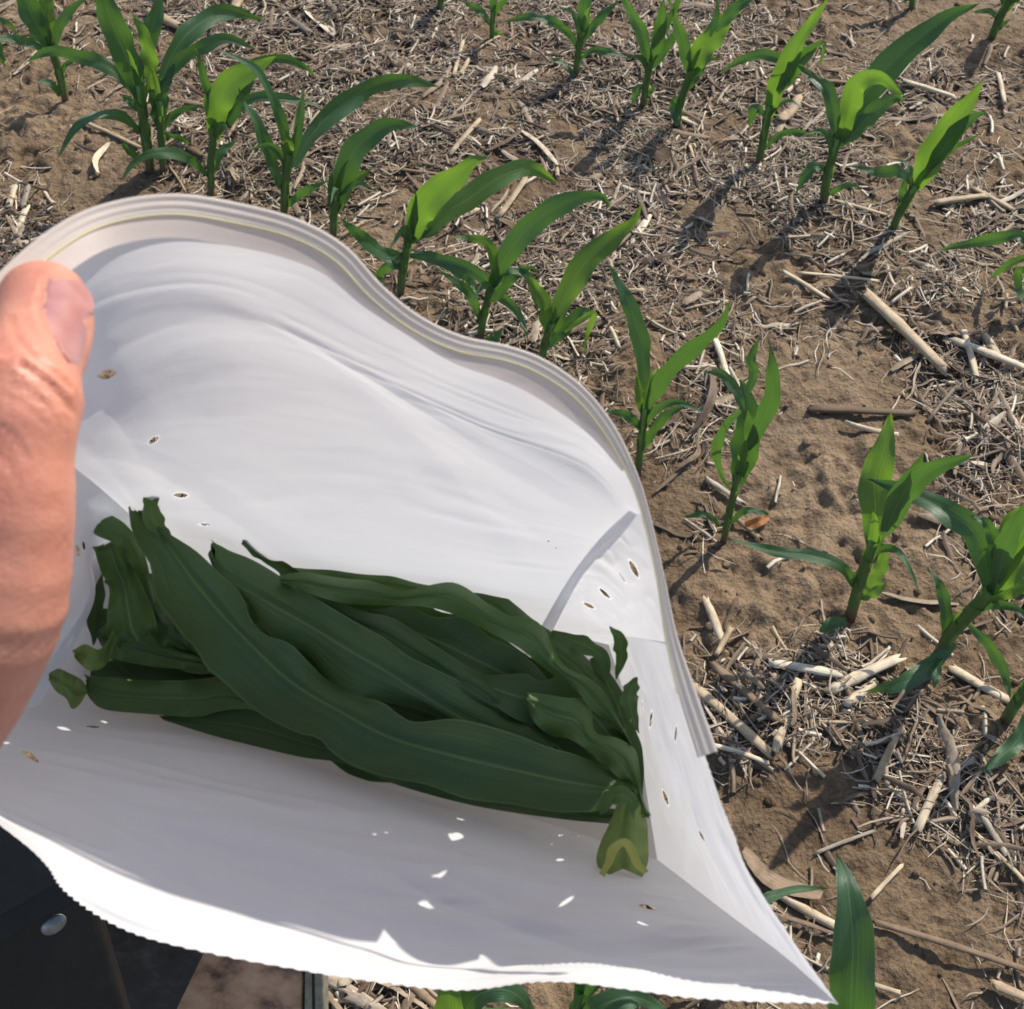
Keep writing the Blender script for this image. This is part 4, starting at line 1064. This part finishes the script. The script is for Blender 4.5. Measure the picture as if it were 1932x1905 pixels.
# ------------------------------------------------------------------ picked leaves in the bag
def bagdepth(px, py):
    """depth of the pile's resting surface"""
    return .458 - .012 * max(0, (250 - px)) / 250
def picked(label, pts, wpx, layer, mat=M_CUT, group='picked corn leaves in the bag', **kw):
    mid = []
    for p_ in pts:
        d = bagdepth(p_[0], p_[1]) - .0065 * layer + (p_[2] if len(p_) > 2 else 0)
        mid.append(P(p_[0], p_[1], d))
    W = wpx * depth(mid[len(mid) // 2]) / FPX
    k = dict(n=48, m=9, twist=(R.uniform(-.15, .15), R.uniform(-.2, .2)), fold=.13, ripple=.075, blunt0=.35, blunt1=0.0, peak=.45, wav=.13, seed=int(sum(p_[0] for p_ in pts)))
    k.update(kw)
    Vv, F, U = leaf_geo(mid, W, **k)
    o = link('picked_leaf', mesh_from('picked_leaf', Vv, F, mat, True, U))
    return tag(o, label, 'corn leaf', group)
def picked_e(label, upper, lower, layer, mat=M_CUT, mid=None, camber=.004, wave=.0022, kw=3.0, group='picked corn leaves in the bag', torn=0.0, tilt=0.0, rise=None):
    """leaf blade between two measured margins"""
    n, m = 64, 11
    U0 = crom(np.array(upper, float), n); L0 = crom(np.array(lower, float), n)
    M0 = crom(np.array(mid, float), n) if mid is not None else (U0 + L0) / 2
    r = random.Random(int(upper[0][0] * 7 + lower[0][1]))
    p1, p2, p3 = (r.uniform(0, 6.28) for _ in range(3))
    V_, UV_ = [], []
    for i in range(n):
        t = i / (n - 1)
        lift_ = np.interp(t, np.linspace(0, 1, len(rise)), rise) if rise else 0.0
        for j in range(m):
            q = 2 * j / (m - 1) - 1
            xy = M0[i] * (1 - abs(q)) + (U0[i] if q > 0 else L0[i]) * abs(q)
            xy = xy + np.array((r.uniform(-1, 1), r.uniform(-1, 1))) * torn * (i in (0, 1) or (i > n - 3 and torn > 4))
            d = bagdepth(*xy) - .0065 * layer - lift_
            d += camber * (q * q) * .6 - camber * .25 * math.exp(-(q / .12) ** 2) * -1
            d += wave * q * q * (math.sin(p1 + t * 6.28 * kw) if q > 0 else math.sin(p2 + t * 6.28 * kw * 1.2))
            d += wave * .8 * math.sin(p3 + t * 9) + tilt * q
            V_.append(P(xy[0], xy[1], d)); UV_.append((j / (m - 1), t * 1.2))
    o = link('picked_leaf', mesh_from('picked_leaf', V_, grid_faces(n, m), mat, True, UV_))
    return tag(o, label, 'corn leaf', group)
picked_e('longest picked leaf running diagonally on top from upper left to lower right',
    [(273, 968), (313, 1003), (370, 1040), (417, 1085), (453, 1118), (473, 1168), (500, 1198), (547, 1215), (587, 1255), (625, 1290), (684, 1317), (721, 1325), (754, 1350), (781, 1363), (817, 1360), (857, 1357), (911, 1367), (977, 1387), (1027, 1407), (1061, 1417), (1094, 1427), (1137, 1447), (1164, 1463), (1200, 1492)],
    [(240, 955), (247, 995), (263, 1035), (283, 1065), (293, 1128), (320, 1165), (340, 1195), (370, 1225), (390, 1262), (417, 1283), (460, 1323), (500, 1353), (560, 1383), (600, 1393), (623, 1417), (650, 1437), (694, 1457), (744, 1470), (811, 1483), (877, 1507), (961, 1518), (1044, 1532), (1087, 1533), (1127, 1530), (1150, 1508), (1198, 1496)],
    7.2, M_CUT, [(258, 962), (310, 1020), (363, 1092), (417, 1157), (467, 1208), (527, 1268), (585, 1310), (644, 1343), (700, 1375), (761, 1400), (830, 1420), (911, 1440), (1044, 1470), (1120, 1483), (1199, 1494)], torn=6, camber=.006, wave=.003, kw=4, rise=[.012, .004, 0, 0, 0, 0])
picked_e('picked leaf just above the longest one, blunt torn start at its upper left',
    [(400, 1018), (430, 1038), (473, 1055), (520, 1082), (567, 1115), (600, 1132), (644, 1158), (690, 1185), (727, 1205), (770, 1238), (820, 1262), (877, 1290), (930, 1320), (960, 1345), (1000, 1375), (1030, 1400), (1050, 1412)],
    [(393, 1052), (413, 1090), (460, 1132), (490, 1175), (520, 1205), (577, 1232), (610, 1270), (650, 1307), (727, 1325), (804, 1345), (850, 1368), (910, 1385), (960, 1400), (1010, 1410), (1046, 1416)],
    6.0, M_CUT, [(396, 1036), (417, 1085), (500, 1135), (583, 1181), (644, 1218), (734, 1270), (794, 1310), (877, 1360), (960, 1392), (1048, 1414)], torn=5, camber=.006, wave=.003, rise=[.010, .002, 0, 0])
picked_e('picked leaf folded along its rib above the blunt started one',
    [(560, 1112), (610, 1122), (644, 1138), (687, 1155), (744, 1168), (811, 1212), (877, 1255), (921, 1277), (954, 1310), (994, 1353), (1017, 1383), (1060, 1413)],
    [(550, 1140), (600, 1160), (650, 1190), (720, 1235), (800, 1280), (877, 1325), (960, 1372), (1055, 1420)], 5.4, M_CUT, camber=.007)
picked_e('picked leaf arching along the back of the pile with a lighter lower edge',
    [(524, 1088), (570, 1080), (610, 1086), (650, 1092), (701, 1097), (754, 1115), (794, 1108), (834, 1100), (857, 1100), (884, 1112), (927, 1145), (961, 1162), (1004, 1168), (1027, 1188), (1044, 1222), (1067, 1258), (1111, 1280), (1137, 1303), (1154, 1333), (1177, 1377), (1192, 1405)],
    [(530, 1100), (590, 1122), (644, 1138), (694, 1142), (761, 1143), (817, 1148), (877, 1168), (927, 1195), (971, 1218), (1004, 1242), (1037, 1268), (1068, 1285), (1094, 1310), (1111, 1335), (1144, 1360), (1174, 1385), (1190, 1408)],
    6.4, M_CUT2, camber=.005, wave=.004, kw=3.4)
picked_e('dark picked leaf bulging behind the arching one on the right',
    [(880, 1122), (910, 1107), (934, 1112), (977, 1145), (1010, 1172), (1060, 1205), (1100, 1235), (1130, 1270), (1160, 1320), (1180, 1380)],
    [(870, 1150), (930, 1180), (980, 1215), (1040, 1260), (1090, 1300), (1130, 1350), (1175, 1392)], 5.0, M_CUT)
picked_e('dark picked leaf lying flat at the back edge of the pile',
    [(527, 1080), (573, 1067), (644, 1065), (694, 1072), (754, 1088), (811, 1100), (865, 1104)],
    [(530, 1105), (590, 1125), (660, 1130), (740, 1132), (810, 1130), (868, 1120)], 4.6, M_CUT2)
picked_e('picked leaf on the right with a squared shoulder curving down to the corner',
    [(994, 1307), (1020, 1309), (1064, 1317), (1105, 1321), (1116, 1345), (1124, 1383), (1164, 1393), (1198, 1415), (1207, 1457), (1212, 1500), (1226, 1540)],
    [(990, 1325), (1010, 1365), (1040, 1388), (1077, 1396), (1127, 1430), (1161, 1463), (1190, 1490), (1218, 1543)], 6.8, M_CUT2, camber=.006, wave=.004, torn=5)
picked_e('broad flat picked leaf at the lower left with a torn blunt end',
    [(163, 1274), (200, 1279), (250, 1283), (317, 1285), (380, 1282), (430, 1277), (470, 1300), (500, 1335)],
    [(160, 1300), (172, 1322), (200, 1340), (283, 1348), (367, 1353), (417, 1342), (460, 1338), (498, 1345)], 5.6, M_CUT2, torn=6, camber=.006)
picked_e('upright picked leaf at far left with a pointed tip near the thumb',
    [(143, 936), (165, 952), (190, 964), (227, 982), (253, 1008), (272, 1045), (284, 1090), (293, 1135)],
    [(141, 940), (160, 975), (178, 1008), (217, 1028), (240, 1070), (262, 1108), (287, 1150)], 7.0, M_CUT2, rise=[.022, .010, .003, 0], camber=.004)
picked_e('folded pale picked leaf below the pointed far left one',
    [(232, 1018), (240, 1040), (250, 1070), (270, 1110), (288, 1150), (300, 1195)],
    [(177, 1035), (190, 1078), (206, 1112), (202, 1160), (204, 1205), (225, 1225)], 6.0, M_CUT2, torn=7, camber=-.008, rise=[.008, 0])
picked_e('picked leaf with a curled yellow torn end left of the longest leaf',
    [(188, 1188), (213, 1172), (247, 1180), (287, 1200), (333, 1223), (385, 1238)],
    [(192, 1215), (205, 1238), (233, 1248), (287, 1258), (333, 1262), (395, 1266)], 5.6, M_CUT2, torn=5, camber=.008)
picked_e('dark picked leaf tucked under the start of the longest leaf',
    [(288, 1135), (310, 1152), (335, 1182), (362, 1220), (380, 1240)],
    [(282, 1165), (290, 1202), (318, 1224), (360, 1232), (378, 1244)], 5.6, M_CUT, camber=.006)
picked_e('dark picked leaf along the front of the pile beneath the longest',
    [(300, 1352), (417, 1335), (520, 1350), (640, 1400), (760, 1440), (900, 1480), (1050, 1510), (1180, 1530)],
    [(310, 1360), (400, 1388), (467, 1405), (567, 1429), (650, 1442), (760, 1485), (900, 1522), (1050, 1545), (1150, 1555)], 4.2, M_CUT)
picked_e('small yellow-green torn leaf scrap at the far left corner', [(94, 1270), (110, 1262), (130, 1270), (155, 1284), (164, 1302)], [(92, 1284), (105, 1304), (124, 1318), (136, 1338), (150, 1330), (162, 1312)], 6.0, M_CUT3, torn=3, camber=.006, wave=.002)
picked_e('crinkled yellow leaf end curling over the blunt torn leaves', [(138, 1228), (160, 1216), (185, 1226), (202, 1212), (212, 1190)], [(142, 1244), (165, 1264), (190, 1262), (206, 1244), (222, 1205)], 6.4, M_CUT3, torn=3, camber=-.006, wave=.002)
picked('thin rolled brown-black leaf stub sticking out at the back', [(458, 1018, -.012), (500, 1050), (560, 1085), (620, 1110)], 22, 4.5, fold=.9, blunt0=.8)
picked('dark picked leaf under the middle of the pile, running right', [(690, 1165), (800, 1200), (900, 1245), (1000, 1300), (1090, 1360)], 110, 4)
picked('wide picked leaf under the right leaf with a scalloped upper edge', [(900, 1290), (1000, 1320), (1090, 1330), (1160, 1400), (1190, 1470)], 96, 5)
picked('thin twisted leaf sliver by the right back corner of the bag', [(1040, 1195), (1095, 1215), (1135, 1240), (1150, 1290)], 30, 5, fold=.5)
picked('small curled leaf tip standing up near the gusset fold', [(1150, 1182, -.012), (1168, 1205, -.006), (1172, 1240), (1162, 1285)], 26, 5.5, fold=.5, blunt0=.1)
picked('small leaf tip with a brown point against the right gusset', [(1202, 1278, -.016), (1188, 1310, -.006), (1192, 1345), (1206, 1385)], 32, 6, blunt0=.15)
picked('dark picked leaf filling the gap between the two top leaves', [(455, 1190), (560, 1250), (650, 1300), (780, 1350), (860, 1370)], 92, 4)
picked('dark leaf deep in the middle back of the pile', [(580, 1130), (720, 1160), (860, 1210), (1000, 1280), (1120, 1350)], 100, 3)
picked('dark leaf deep at the left bottom of the pile', [(170, 1160), (280, 1230), (420, 1290), (560, 1360)], 110, 2.6)
picked('dark leaf deep at the lower middle of the pile', [(380, 1250), (540, 1330), (700, 1400), (900, 1460), (1080, 1490)], 120, 2.2)
picked('dark leaf deep at the right end of the pile', [(900, 1230), (1020, 1310), (1120, 1420), (1180, 1520)], 120, 2)
picked('dark leaf deep at the upper left of the pile', [(210, 1080), (330, 1150), (470, 1200), (640, 1240)], 110, 2.8)
picked('dark rolled leaf pressed against the left gusset', [(186, 1040), (178, 1100), (180, 1160), (176, 1220)], 36, 3, fold=.6)
picked('narrow dark leaf along the right gusset', [(1120, 1240), (1165, 1330), (1195, 1430), (1212, 1520)], 44, 4.5)
picked('curled tip of the longest leaf start, flopped over at the top left', [(298, 925, -.020), (285, 948, -.016), (292, 985, -.012), (330, 1035, -.004)], 34, 7.4, M_CUT2, blunt0=.4, torn=.2, fold=.5)
picked_e('grey-green cut leaf base standing cupped at the lower right corner', [(1205, 1512), (1220, 1545), (1223, 1585), (1223, 1625), (1212, 1656)], [(1165, 1515), (1147, 1560), (1133, 1590), (1125, 1625), (1138, 1656)], 7.2, M_CUT3, [(1185, 1503), (1178, 1555), (1174, 1590), (1175, 1620), (1176, 1640)], camber=.010, wave=.001, torn=3)
picked('yellow arched cut edge of the leaf base at the lower right corner', [(1136, 1652, -.003), (1148, 1628, -.006), (1158, 1602, -.008), (1176, 1590, -.009), (1192, 1606, -.008), (1203, 1630, -.006), (1218, 1648, -.003)], 17, 8.4, M_ARCH, blunt0=.7, blunt1=.7, peak=.5, fold=.3, torn=.1, n=26)
WH = ['near the left gusset', 'left of the middle', 'at the centre', 'right of the middle']
DEEP = ['dark leaf deep in the bag pile, %s, %s' % (a_, b_) for b_ in WH for a_ in ('lowest layer', 'second layer up', 'third layer up', 'just under the top leaves')]
for q_ in range(16):
    u0, u1 = (q_ // 4) / 3.2 + R.uniform(-.08, .08), 0
    x0 = 190 + 480 * u0; y0 = 1090 + 230 * R.random() + 60 * u0
    x1 = x0 + R.uniform(380, 560); y1 = y0 + R.uniform(60, 230)
    x1 = min(x1, 1190); y1 = min(y1, 1330 + (x1 - 600) * .30, 1530)
    pts_ = [(x0 + (x1 - x0) * t_, y0 + (y1 - y0) * t_ - 26 * math.sin(math.pi * t_)) for t_ in (0, .25, .5, .75, 1)]
    picked(DEEP[q_], pts_, R.uniform(80, 120), .7 + .9 * (q_ % 4), group='dark leaves deep in the bag', twist=(R.uniform(-.5, .5), R.uniform(-.6, .6)))
picked('brown edged curl of leaf end above the yellow arch', [(1130, 1530), (1160, 1502, -.008), (1190, 1510, -.010), (1196, 1545, -.006)], 32, 7.6, M_CUT2, ripple=.2, fold=.4, n=24)

# ------------------------------------------------------------------ hand
def skin_material():
    k = Mat('skin')
    co = k.obj()
    n1 = k.noise(32, 4, .6, co); n2 = k.noise(140, 4, .6, co)
    c = k.ramp(n1.outputs[0], [(.25, (.50, .185, .125)), (.5, (.58, .25, .17)), (.75, (.64, .31, .22))])
    c2 = k.mix(.35, c.outputs[0], k.ramp(n2.outputs[0], [(.3, (.8, .66, .62)), (.65, (1.06, 1.04, 1.02))]).outputs[0], 'MULTIPLY')
    mp = k.n('ShaderNodeMapping'); mp.inputs['Scale'].default_value = (260, 90, 260); mp.inputs['Rotation'].default_value = (.4, .3, .7)
    k.l(co, mp.inputs['Vector']); n3 = k.noise(1, 3, .6, mp.outputs[0], .5)
    v = k.n('ShaderNodeTexVoronoi'); v.inputs['Scale'].default_value = 900; k.l(co, v.inputs['Vector'])
    nb = k.bump(v.outputs['Distance'], .12, .0008); nb = k.bump(n3.outputs[0], .28, .0010, nb); nb = k.bump(n2.outputs[0], .16, .0012, nb)
    b = k.bsdf(c2, .46, .4, nb)
    b.inputs['Subsurface Weight'].default_value = .28
    b.inputs['Subsurface Radius'].default_value = (.009, .0035, .0018)
    b.inputs['Subsurface Scale'].default_value = 1.0
    k.l(b.outputs[0], k.out.inputs[0]); return k.m
M_SKIN = skin_material()
def nail_material():
    k = Mat('nail')
    n = k.noise(160, 3, .5, k.obj())
    c = k.ramp(n.outputs[0], [(.3, (.36, .15, .14)), (.7, (.46, .22, .20))])
    b = k.bsdf(c.outputs[0], .28, .5, k.bump(n.outputs[0], .1, .001))
    b.inputs['Subsurface Weight'].default_value = .2; b.inputs['Subsurface Radius'].default_value = (.004, .002, .001)
    b.inputs['Subsurface Scale'].default_value = 1.0
    k.l(b.outputs[0], k.out.inputs[0]); return k.m
M_NAIL = nail_material()

def limb(pts, n=40, ns=24, flat=1.0):
    c = crom(np.array([(*P(a_, b_, d_), r_) for a_, b_, d_, r_ in pts]), n)
    ctr, rad = c[:, :3], c[:, 3]
    # rounded ends
    T = np.gradient(ctr, axis=0); T /= np.linalg.norm(T, axis=1)[:, None]
    ends = []
    k = 6
    head = [(ctr[0] - T[0] * rad[0] * math.sin(a), rad[0] * math.cos(a)) for a in np.linspace(1.5, .2, k)]
    tail = [(ctr[-1] + T[-1] * rad[-1] * math.sin(a), rad[-1] * math.cos(a)) for a in np.linspace(.2, 1.5, k)]
    cc = np.array([h[0] for h in head] + list(ctr) + [h[0] for h in tail])
    rr = np.array([h[1] for h in head] + list(rad) + [h[1] for h in tail])
    return tube(cc, rr, ns, flat)
limbs = [
    limb([(84, 578, .259, .0108), (84, 605, .256, .0112), (74, 650, .249, .0110), (52, 700, .240, .0112), (38, 760, .232, .0130), (28, 830, .231, .0120),
          (14, 930, .231, .0138), (0, 1020, .233, .0148), (-22, 1110, .235, .0172), (-90, 1210, .240, .0205), (-190, 1330, .25, .024), (-330, 1450, .27, .027), (-520, 1600, .31, .030)]),
    limb([(-120, 1100, .245, .018), (-220, 1050, .262, .017), (-300, 980, .275, .014)]),
    limb([(-250, 1180, .27, .020), (-330, 1040, .295, .015), (-360, 900, .315, .0105), (-280, 760, .325, .0095), (-150, 660, .318, .0088), (-60, 600, .305, .0078)]),
    limb([(-300, 1230, .285, .020), (-370, 1100, .32, .015), (-390, 980, .345, .0105), (-300, 850, .355, .0095), (-160, 770, .35, .0088), (-70, 730, .338, .0078)]),
    limb([(-320, 1300, .30, .019), (-380, 1190, .34, .014), (-390, 1080, .37, .0100), (-300, 960, .38, .0090), (-170, 890, .378, .0084), (-80, 860, .368, .0076)]),
    limb([(-330, 1370, .31, .018), (-380, 1280, .35, .013), (-380, 1190, .385, .0090), (-300, 1080, .40, .0080), (-190, 1010, .40, .0074), (-120, 985, .395, .0068)]),
    limb([(-200, 1300, .262, .022), (-290, 1320, .285, .024), (-360, 1380, .30, .024)])]
Vs, Fs, off = [], [], 0
for v_, f_ in limbs:
    Vs.append(v_); Fs += [tuple(k + off for k in f) for f in f_]; off += len(v_)
me = mesh_from('hand_src', np.concatenate(Vs), Fs, M_SKIN)
tmp = bpy.data.objects.new('hand_src', me); col.objects.link(tmp)
md = tmp.modifiers.new('r', 'REMESH'); md.mode = 'VOXEL'; md.voxel_size = .0011; md.use_smooth_shade = True
ms = tmp.modifiers.new('s', 'SMOOTH'); ms.factor = .6; ms.iterations = 9
dg = bpy.context.evaluated_depsgraph_get()
me2 = bpy.data.meshes.new_from_object(tmp.evaluated_get(dg))
bpy.data.objects.remove(tmp)
nv = len(me2.vertices)
co = np.empty(nv * 3); me2.vertices.foreach_get('co', co); co = co.reshape(-1, 3)
no = np.empty(nv * 3); me2.vertices.foreach_get('normal', no); no = no.reshape(-1, 3)
q = co - C0; d = q @ FW
px = CX + FPX * (q @ RT) / d; py = CY - FPX * (q @ UP) / d
facing = np.clip(-(no @ FW), 0, 1)
def crease(line, width, dep):
    """press a fold into the skin along a measured line"""
    global co
    ln = crom(np.array(line, float), 60)
    dist = np.min(np.hypot(px[:, None] - ln[None, :, 0], py[:, None] - ln[None, :, 1]), axis=1)
    g = np.exp(-(dist / width) ** 2) - .45 * np.exp(-((dist - width * 2.1) / (width * 1.3)) ** 2)
    co = co - no * (g * dep * np.clip(facing * 3, 0, 1))[:, None]
crease([(40, 690), (75, 712), (110, 745), (146, 790)], 6.5, .0008)
crease([(92, 524), (75, 560), (77, 605), (102, 650), (136, 694)], 4.0, .0008)
crease([(20, 705), (60, 722), (98, 752), (132, 800)], 3.5, .0005)
crease([(0, 668), (35, 660), (70, 668)], 5, .0005)
crease([(10, 715), (60, 742), (100, 775)], 4, .00035)
crease([(0, 745), (50, 772), (90, 806)], 4, .0003)
crease([(80, 690), (110, 706), (135, 735)], 4, .0003)
crease([(20, 600), (34, 640), (66, 675), (100, 700), (130, 730)], 5, .0006)
crease([(0, 800), (30, 830), (55, 870)], 5, .0003)
crease([(-10, 850), (25, 890), (40, 930)], 5, .00025)
me2.vertices.foreach_set('co', co.ravel()); me2.update()
me2.materials.clear(); me2.materials.append(M_SKIN)
me2.polygons.foreach_set('use_smooth', np.ones(len(me2.polygons), bool))
hand_loc = P(-100, 1200, .25)
hand = empty('person_hand', hand_loc, "person's left hand gripping the bag rim with the thumb inside", 'hand')
ho = link('hand_skin', me2, hand, True); ho.data.name = 'hand_skin'
# thumbnail: a curved plate fitted on the thumb tip's right side
from mathutils.bvhtree import BVHTree
bvh = BVHTree.FromPolygons([tuple(c_) for c_ in co], [tuple(p.vertices) for p in me2.polygons])
nl = []
NR, NCC = 22, 14
ok = True
lastd = .245
outl_l = crom_u(np.array([(92, 524.), (76, 560), (79, 605), (104, 648), (134, 690)]), NR)
outl_r = crom_u(np.array([(152, 524.), (176, 565), (174, 612), (162, 658), (148, 694)]), NR)
grid = np.zeros((NR, NCC, 3))
for i in range(NR):
    for j in range(NCC):
        s = j / (NCC - 1)
        qx = outl_l[i, 0] * (1 - s) + outl_r[i, 0] * s; qy = outl_l[i, 1] * (1 - s) + outl_r[i, 1] * s
        rr = Vector(ray(qx, qy)); hit = bvh.ray_cast(CAM, rr.normalized())
        if hit[0] is not None and depth(hit[0]) < .275: lastd = depth(hit[0])
        grid[i, j] = P(qx, qy, lastd)
for _ in range(6):
    g2 = grid.copy(); g2[1:-1, 1:-1] = (grid[:-2, 1:-1] + grid[2:, 1:-1] + grid[1:-1, :-2] + grid[1:-1, 2:]) / 4; grid = g2
vdir = np.array(C0 - P(130, 610, .25)); vdir /= np.linalg.norm(vdir)
for i in range(NR):
    for j in range(NCC):
        e = min(i, NR - 1 - i, j, NCC - 1 - j)
        grid[i, j] += vdir * (.0006 if e > 0 else -.0008)
link('thumbnail', mesh_from('thumbnail', grid.reshape(-1, 3), grid_faces(NR, NCC), M_NAIL), hand, True)

# ------------------------------------------------------------------ utility vehicle, lower left
def simple(name, colour, rough, stops=None, bscale=60, bstr=.3, scr=True):
    k = Mat(name)
    n = k.noise(bscale, 6, .65, k.obj()); n2 = k.noise(9, 5, .6, k.obj())
    c = k.ramp(n.outputs[0], stops or [(.35, [x * .6 for x in colour]), (.6, colour), (.8, [x * 1.6 for x in colour])])
    b = k.bsdf(c.outputs[0], rough, .4, k.bump(n.outputs[0], bstr, .002))
    k.l(b.outputs[0], k.out.inputs[0]); return k.m
M_BLACK = simple('black_plastic', (.006, .0065, .007), .5, None, 90, .15)
M_TEAL = simple('black_cover', (.010, .013, .015), .6, None, 70, .2)
M_DUST = simple('dusty_rubber', (.035, .034, .033), .75, [(.3, (.018, .018, .018)), (.55, (.038, .037, .036)), (.68, (.075, .073, .07)), (.8, (.12, .115, .11))], 45, .5)
M_RUST = simple('muddy_metal', (.25, .16, .11), .8, [(.30, (.10, .03, .022)), (.38, (.22, .13, .09)), (.5, (.50, .29, .17)), (.7, (.66, .43, .28))], 26, .6)
M_EDGE = simple('worn_edge', (.25, .24, .18), .5, [(.3, (.10, .12, .15)), (.5, (.22, .20, .14)), (.7, (.36, .36, .29))], 60, .4)
M_STEEL = simple('steel', (.30, .31, .32), .5, None, 150, .2)
for m_ in (M_STEEL,):
    for n_ in m_.node_tree.nodes:
        if n_.type == 'BSDF_PRINCIPLED': n_.inputs['Metallic'].default_value = .8
veh_loc = P(120, 2100, .95)
veh = empty('utility_vehicle', veh_loc, 'dark utility vehicle side and footwell seen at the lower left under the bag', 'utility vehicle')
def onplane(pl, px, py):
    a, b, c = (P(*p) for p in pl)
    n_ = np.cross(b - a, c - a); r_ = ray(px, py)
    return C0 + r_ * (np.dot(a - C0, n_) / np.dot(r_, n_))
def slab(name, pl, poly, mat, thick=.012, bevel=.003, label=None):
    top = np.array([onplane(pl, *p) for p in poly])
    nrm = np.cross(top[1] - top[0], top[2] - top[0]); nrm /= np.linalg.norm(nrm)
    if nrm @ FW < 0: nrm = -nrm
    n = len(top)
    Vv = np.vstack([top, top + nrm * thick])
    F = [tuple(range(n)), tuple(range(2 * n - 1, n - 1, -1))] + [(i, i + n, (i + 1) % n + n, (i + 1) % n) for i in range(n)]
    o = link(name, mesh_from(name, Vv, F, mat, False), veh, True)
    b = o.modifiers.new('bevel', 'BEVEL'); b.width = bevel; b.segments = 2
    if label: o['label'] = label
    return o
PL1 = [(0, 1500, .600), (0, 1900, .640), (200, 1500, .615)]
PL2 = [(0, 1500, .606), (0, 1900, .646), (200, 1500, .621)]
PL3 = [(0, 1500, .612), (0, 1900, .655), (200, 1500, .630)]
PLM = [(0, 1500, .76), (0, 1900, .86), (400, 1500, .78)]
PLB = [(0, 1500, .88), (0, 1900, .96), (400, 1500, .885)]
slab('side_cover', PL1, [(-420, 1300), (100, 1500), (190, 1620), (98, 1676), (0, 1733), (-420, 1980)], M_TEAL, .004, .0015)
slab('trim_strip', PL2, [(-420, 1900), (60, 1600), (200, 1590), (172, 1690), (80, 1738), (0, 1783), (-420, 2040)], M_TEAL, .005, .0015)
slab('side_panel', PL3, [(-420, 1950), (0, 1700), (150, 1600), (173, 1698), (204, 1800), (236, 1910), (275, 2050), (300, 2300), (-420, 2300)], M_BLACK, .02)
slab('footwell_mat', PLM, [(60, 1500), (420, 1640), (386, 1800), (335, 1905), (270, 2060), (200, 2250), (60, 2250), (60, 1800)], M_DUST, .02)
slab('footboard', PLB, [(250, 1600), (573, 1600), (572, 1835), (570, 1905), (566, 2200), (120, 2200), (220, 1910)], M_RUST, .03, .004, 'mud stained brown footboard')
PLE = [(0, 1500, .876), (0, 1900, .956), (400, 1500, .881)]
slab('edge_rail', PLE, [(576, 1600), (606, 1600), (610, 1835), (612, 1905), (612, 2200), (574, 2200), (574, 1905)], M_EDGE, .03, .002)
PLG = [(0, 1500, .8745), (0, 1900, .9545), (400, 1500, .8795)]
slab('edge_groove', PLG, [(586, 1600), (590, 1600), (594, 1905), (595, 2200), (590, 2200), (589, 1905)], M_BLACK, .0015, .0003)
# rivet
n1, n2 = 8, 28
c0 = onplane(PL3, 101, 1745); vx = onplane(PL3, 124, 1731) - c0; vy = onplane(PL3, 109, 1759) - c0
vz = np.cross(vx, vy); vz /= np.linalg.norm(vz)
if vz @ FW > 0: vz = -vz
Vv = []
for i in range(n1):
    a = (i + .01) / (n1 - 1) * math.pi / 2
    for j in range(n2):
        th = 2 * math.pi * j / n2
        Vv.append(c0 + (vx * math.cos(th) + vy * math.sin(th)) * math.cos(a) * 1.02 + vz * math.sin(a) * .0028)
Vv = np.array(Vv)
link('rivet', mesh_from('rivet', Vv, grid_faces(n1, n2, True) + [tuple((n1 - 1) * n2 + k for k in range(n2))], M_STEEL), veh, True)
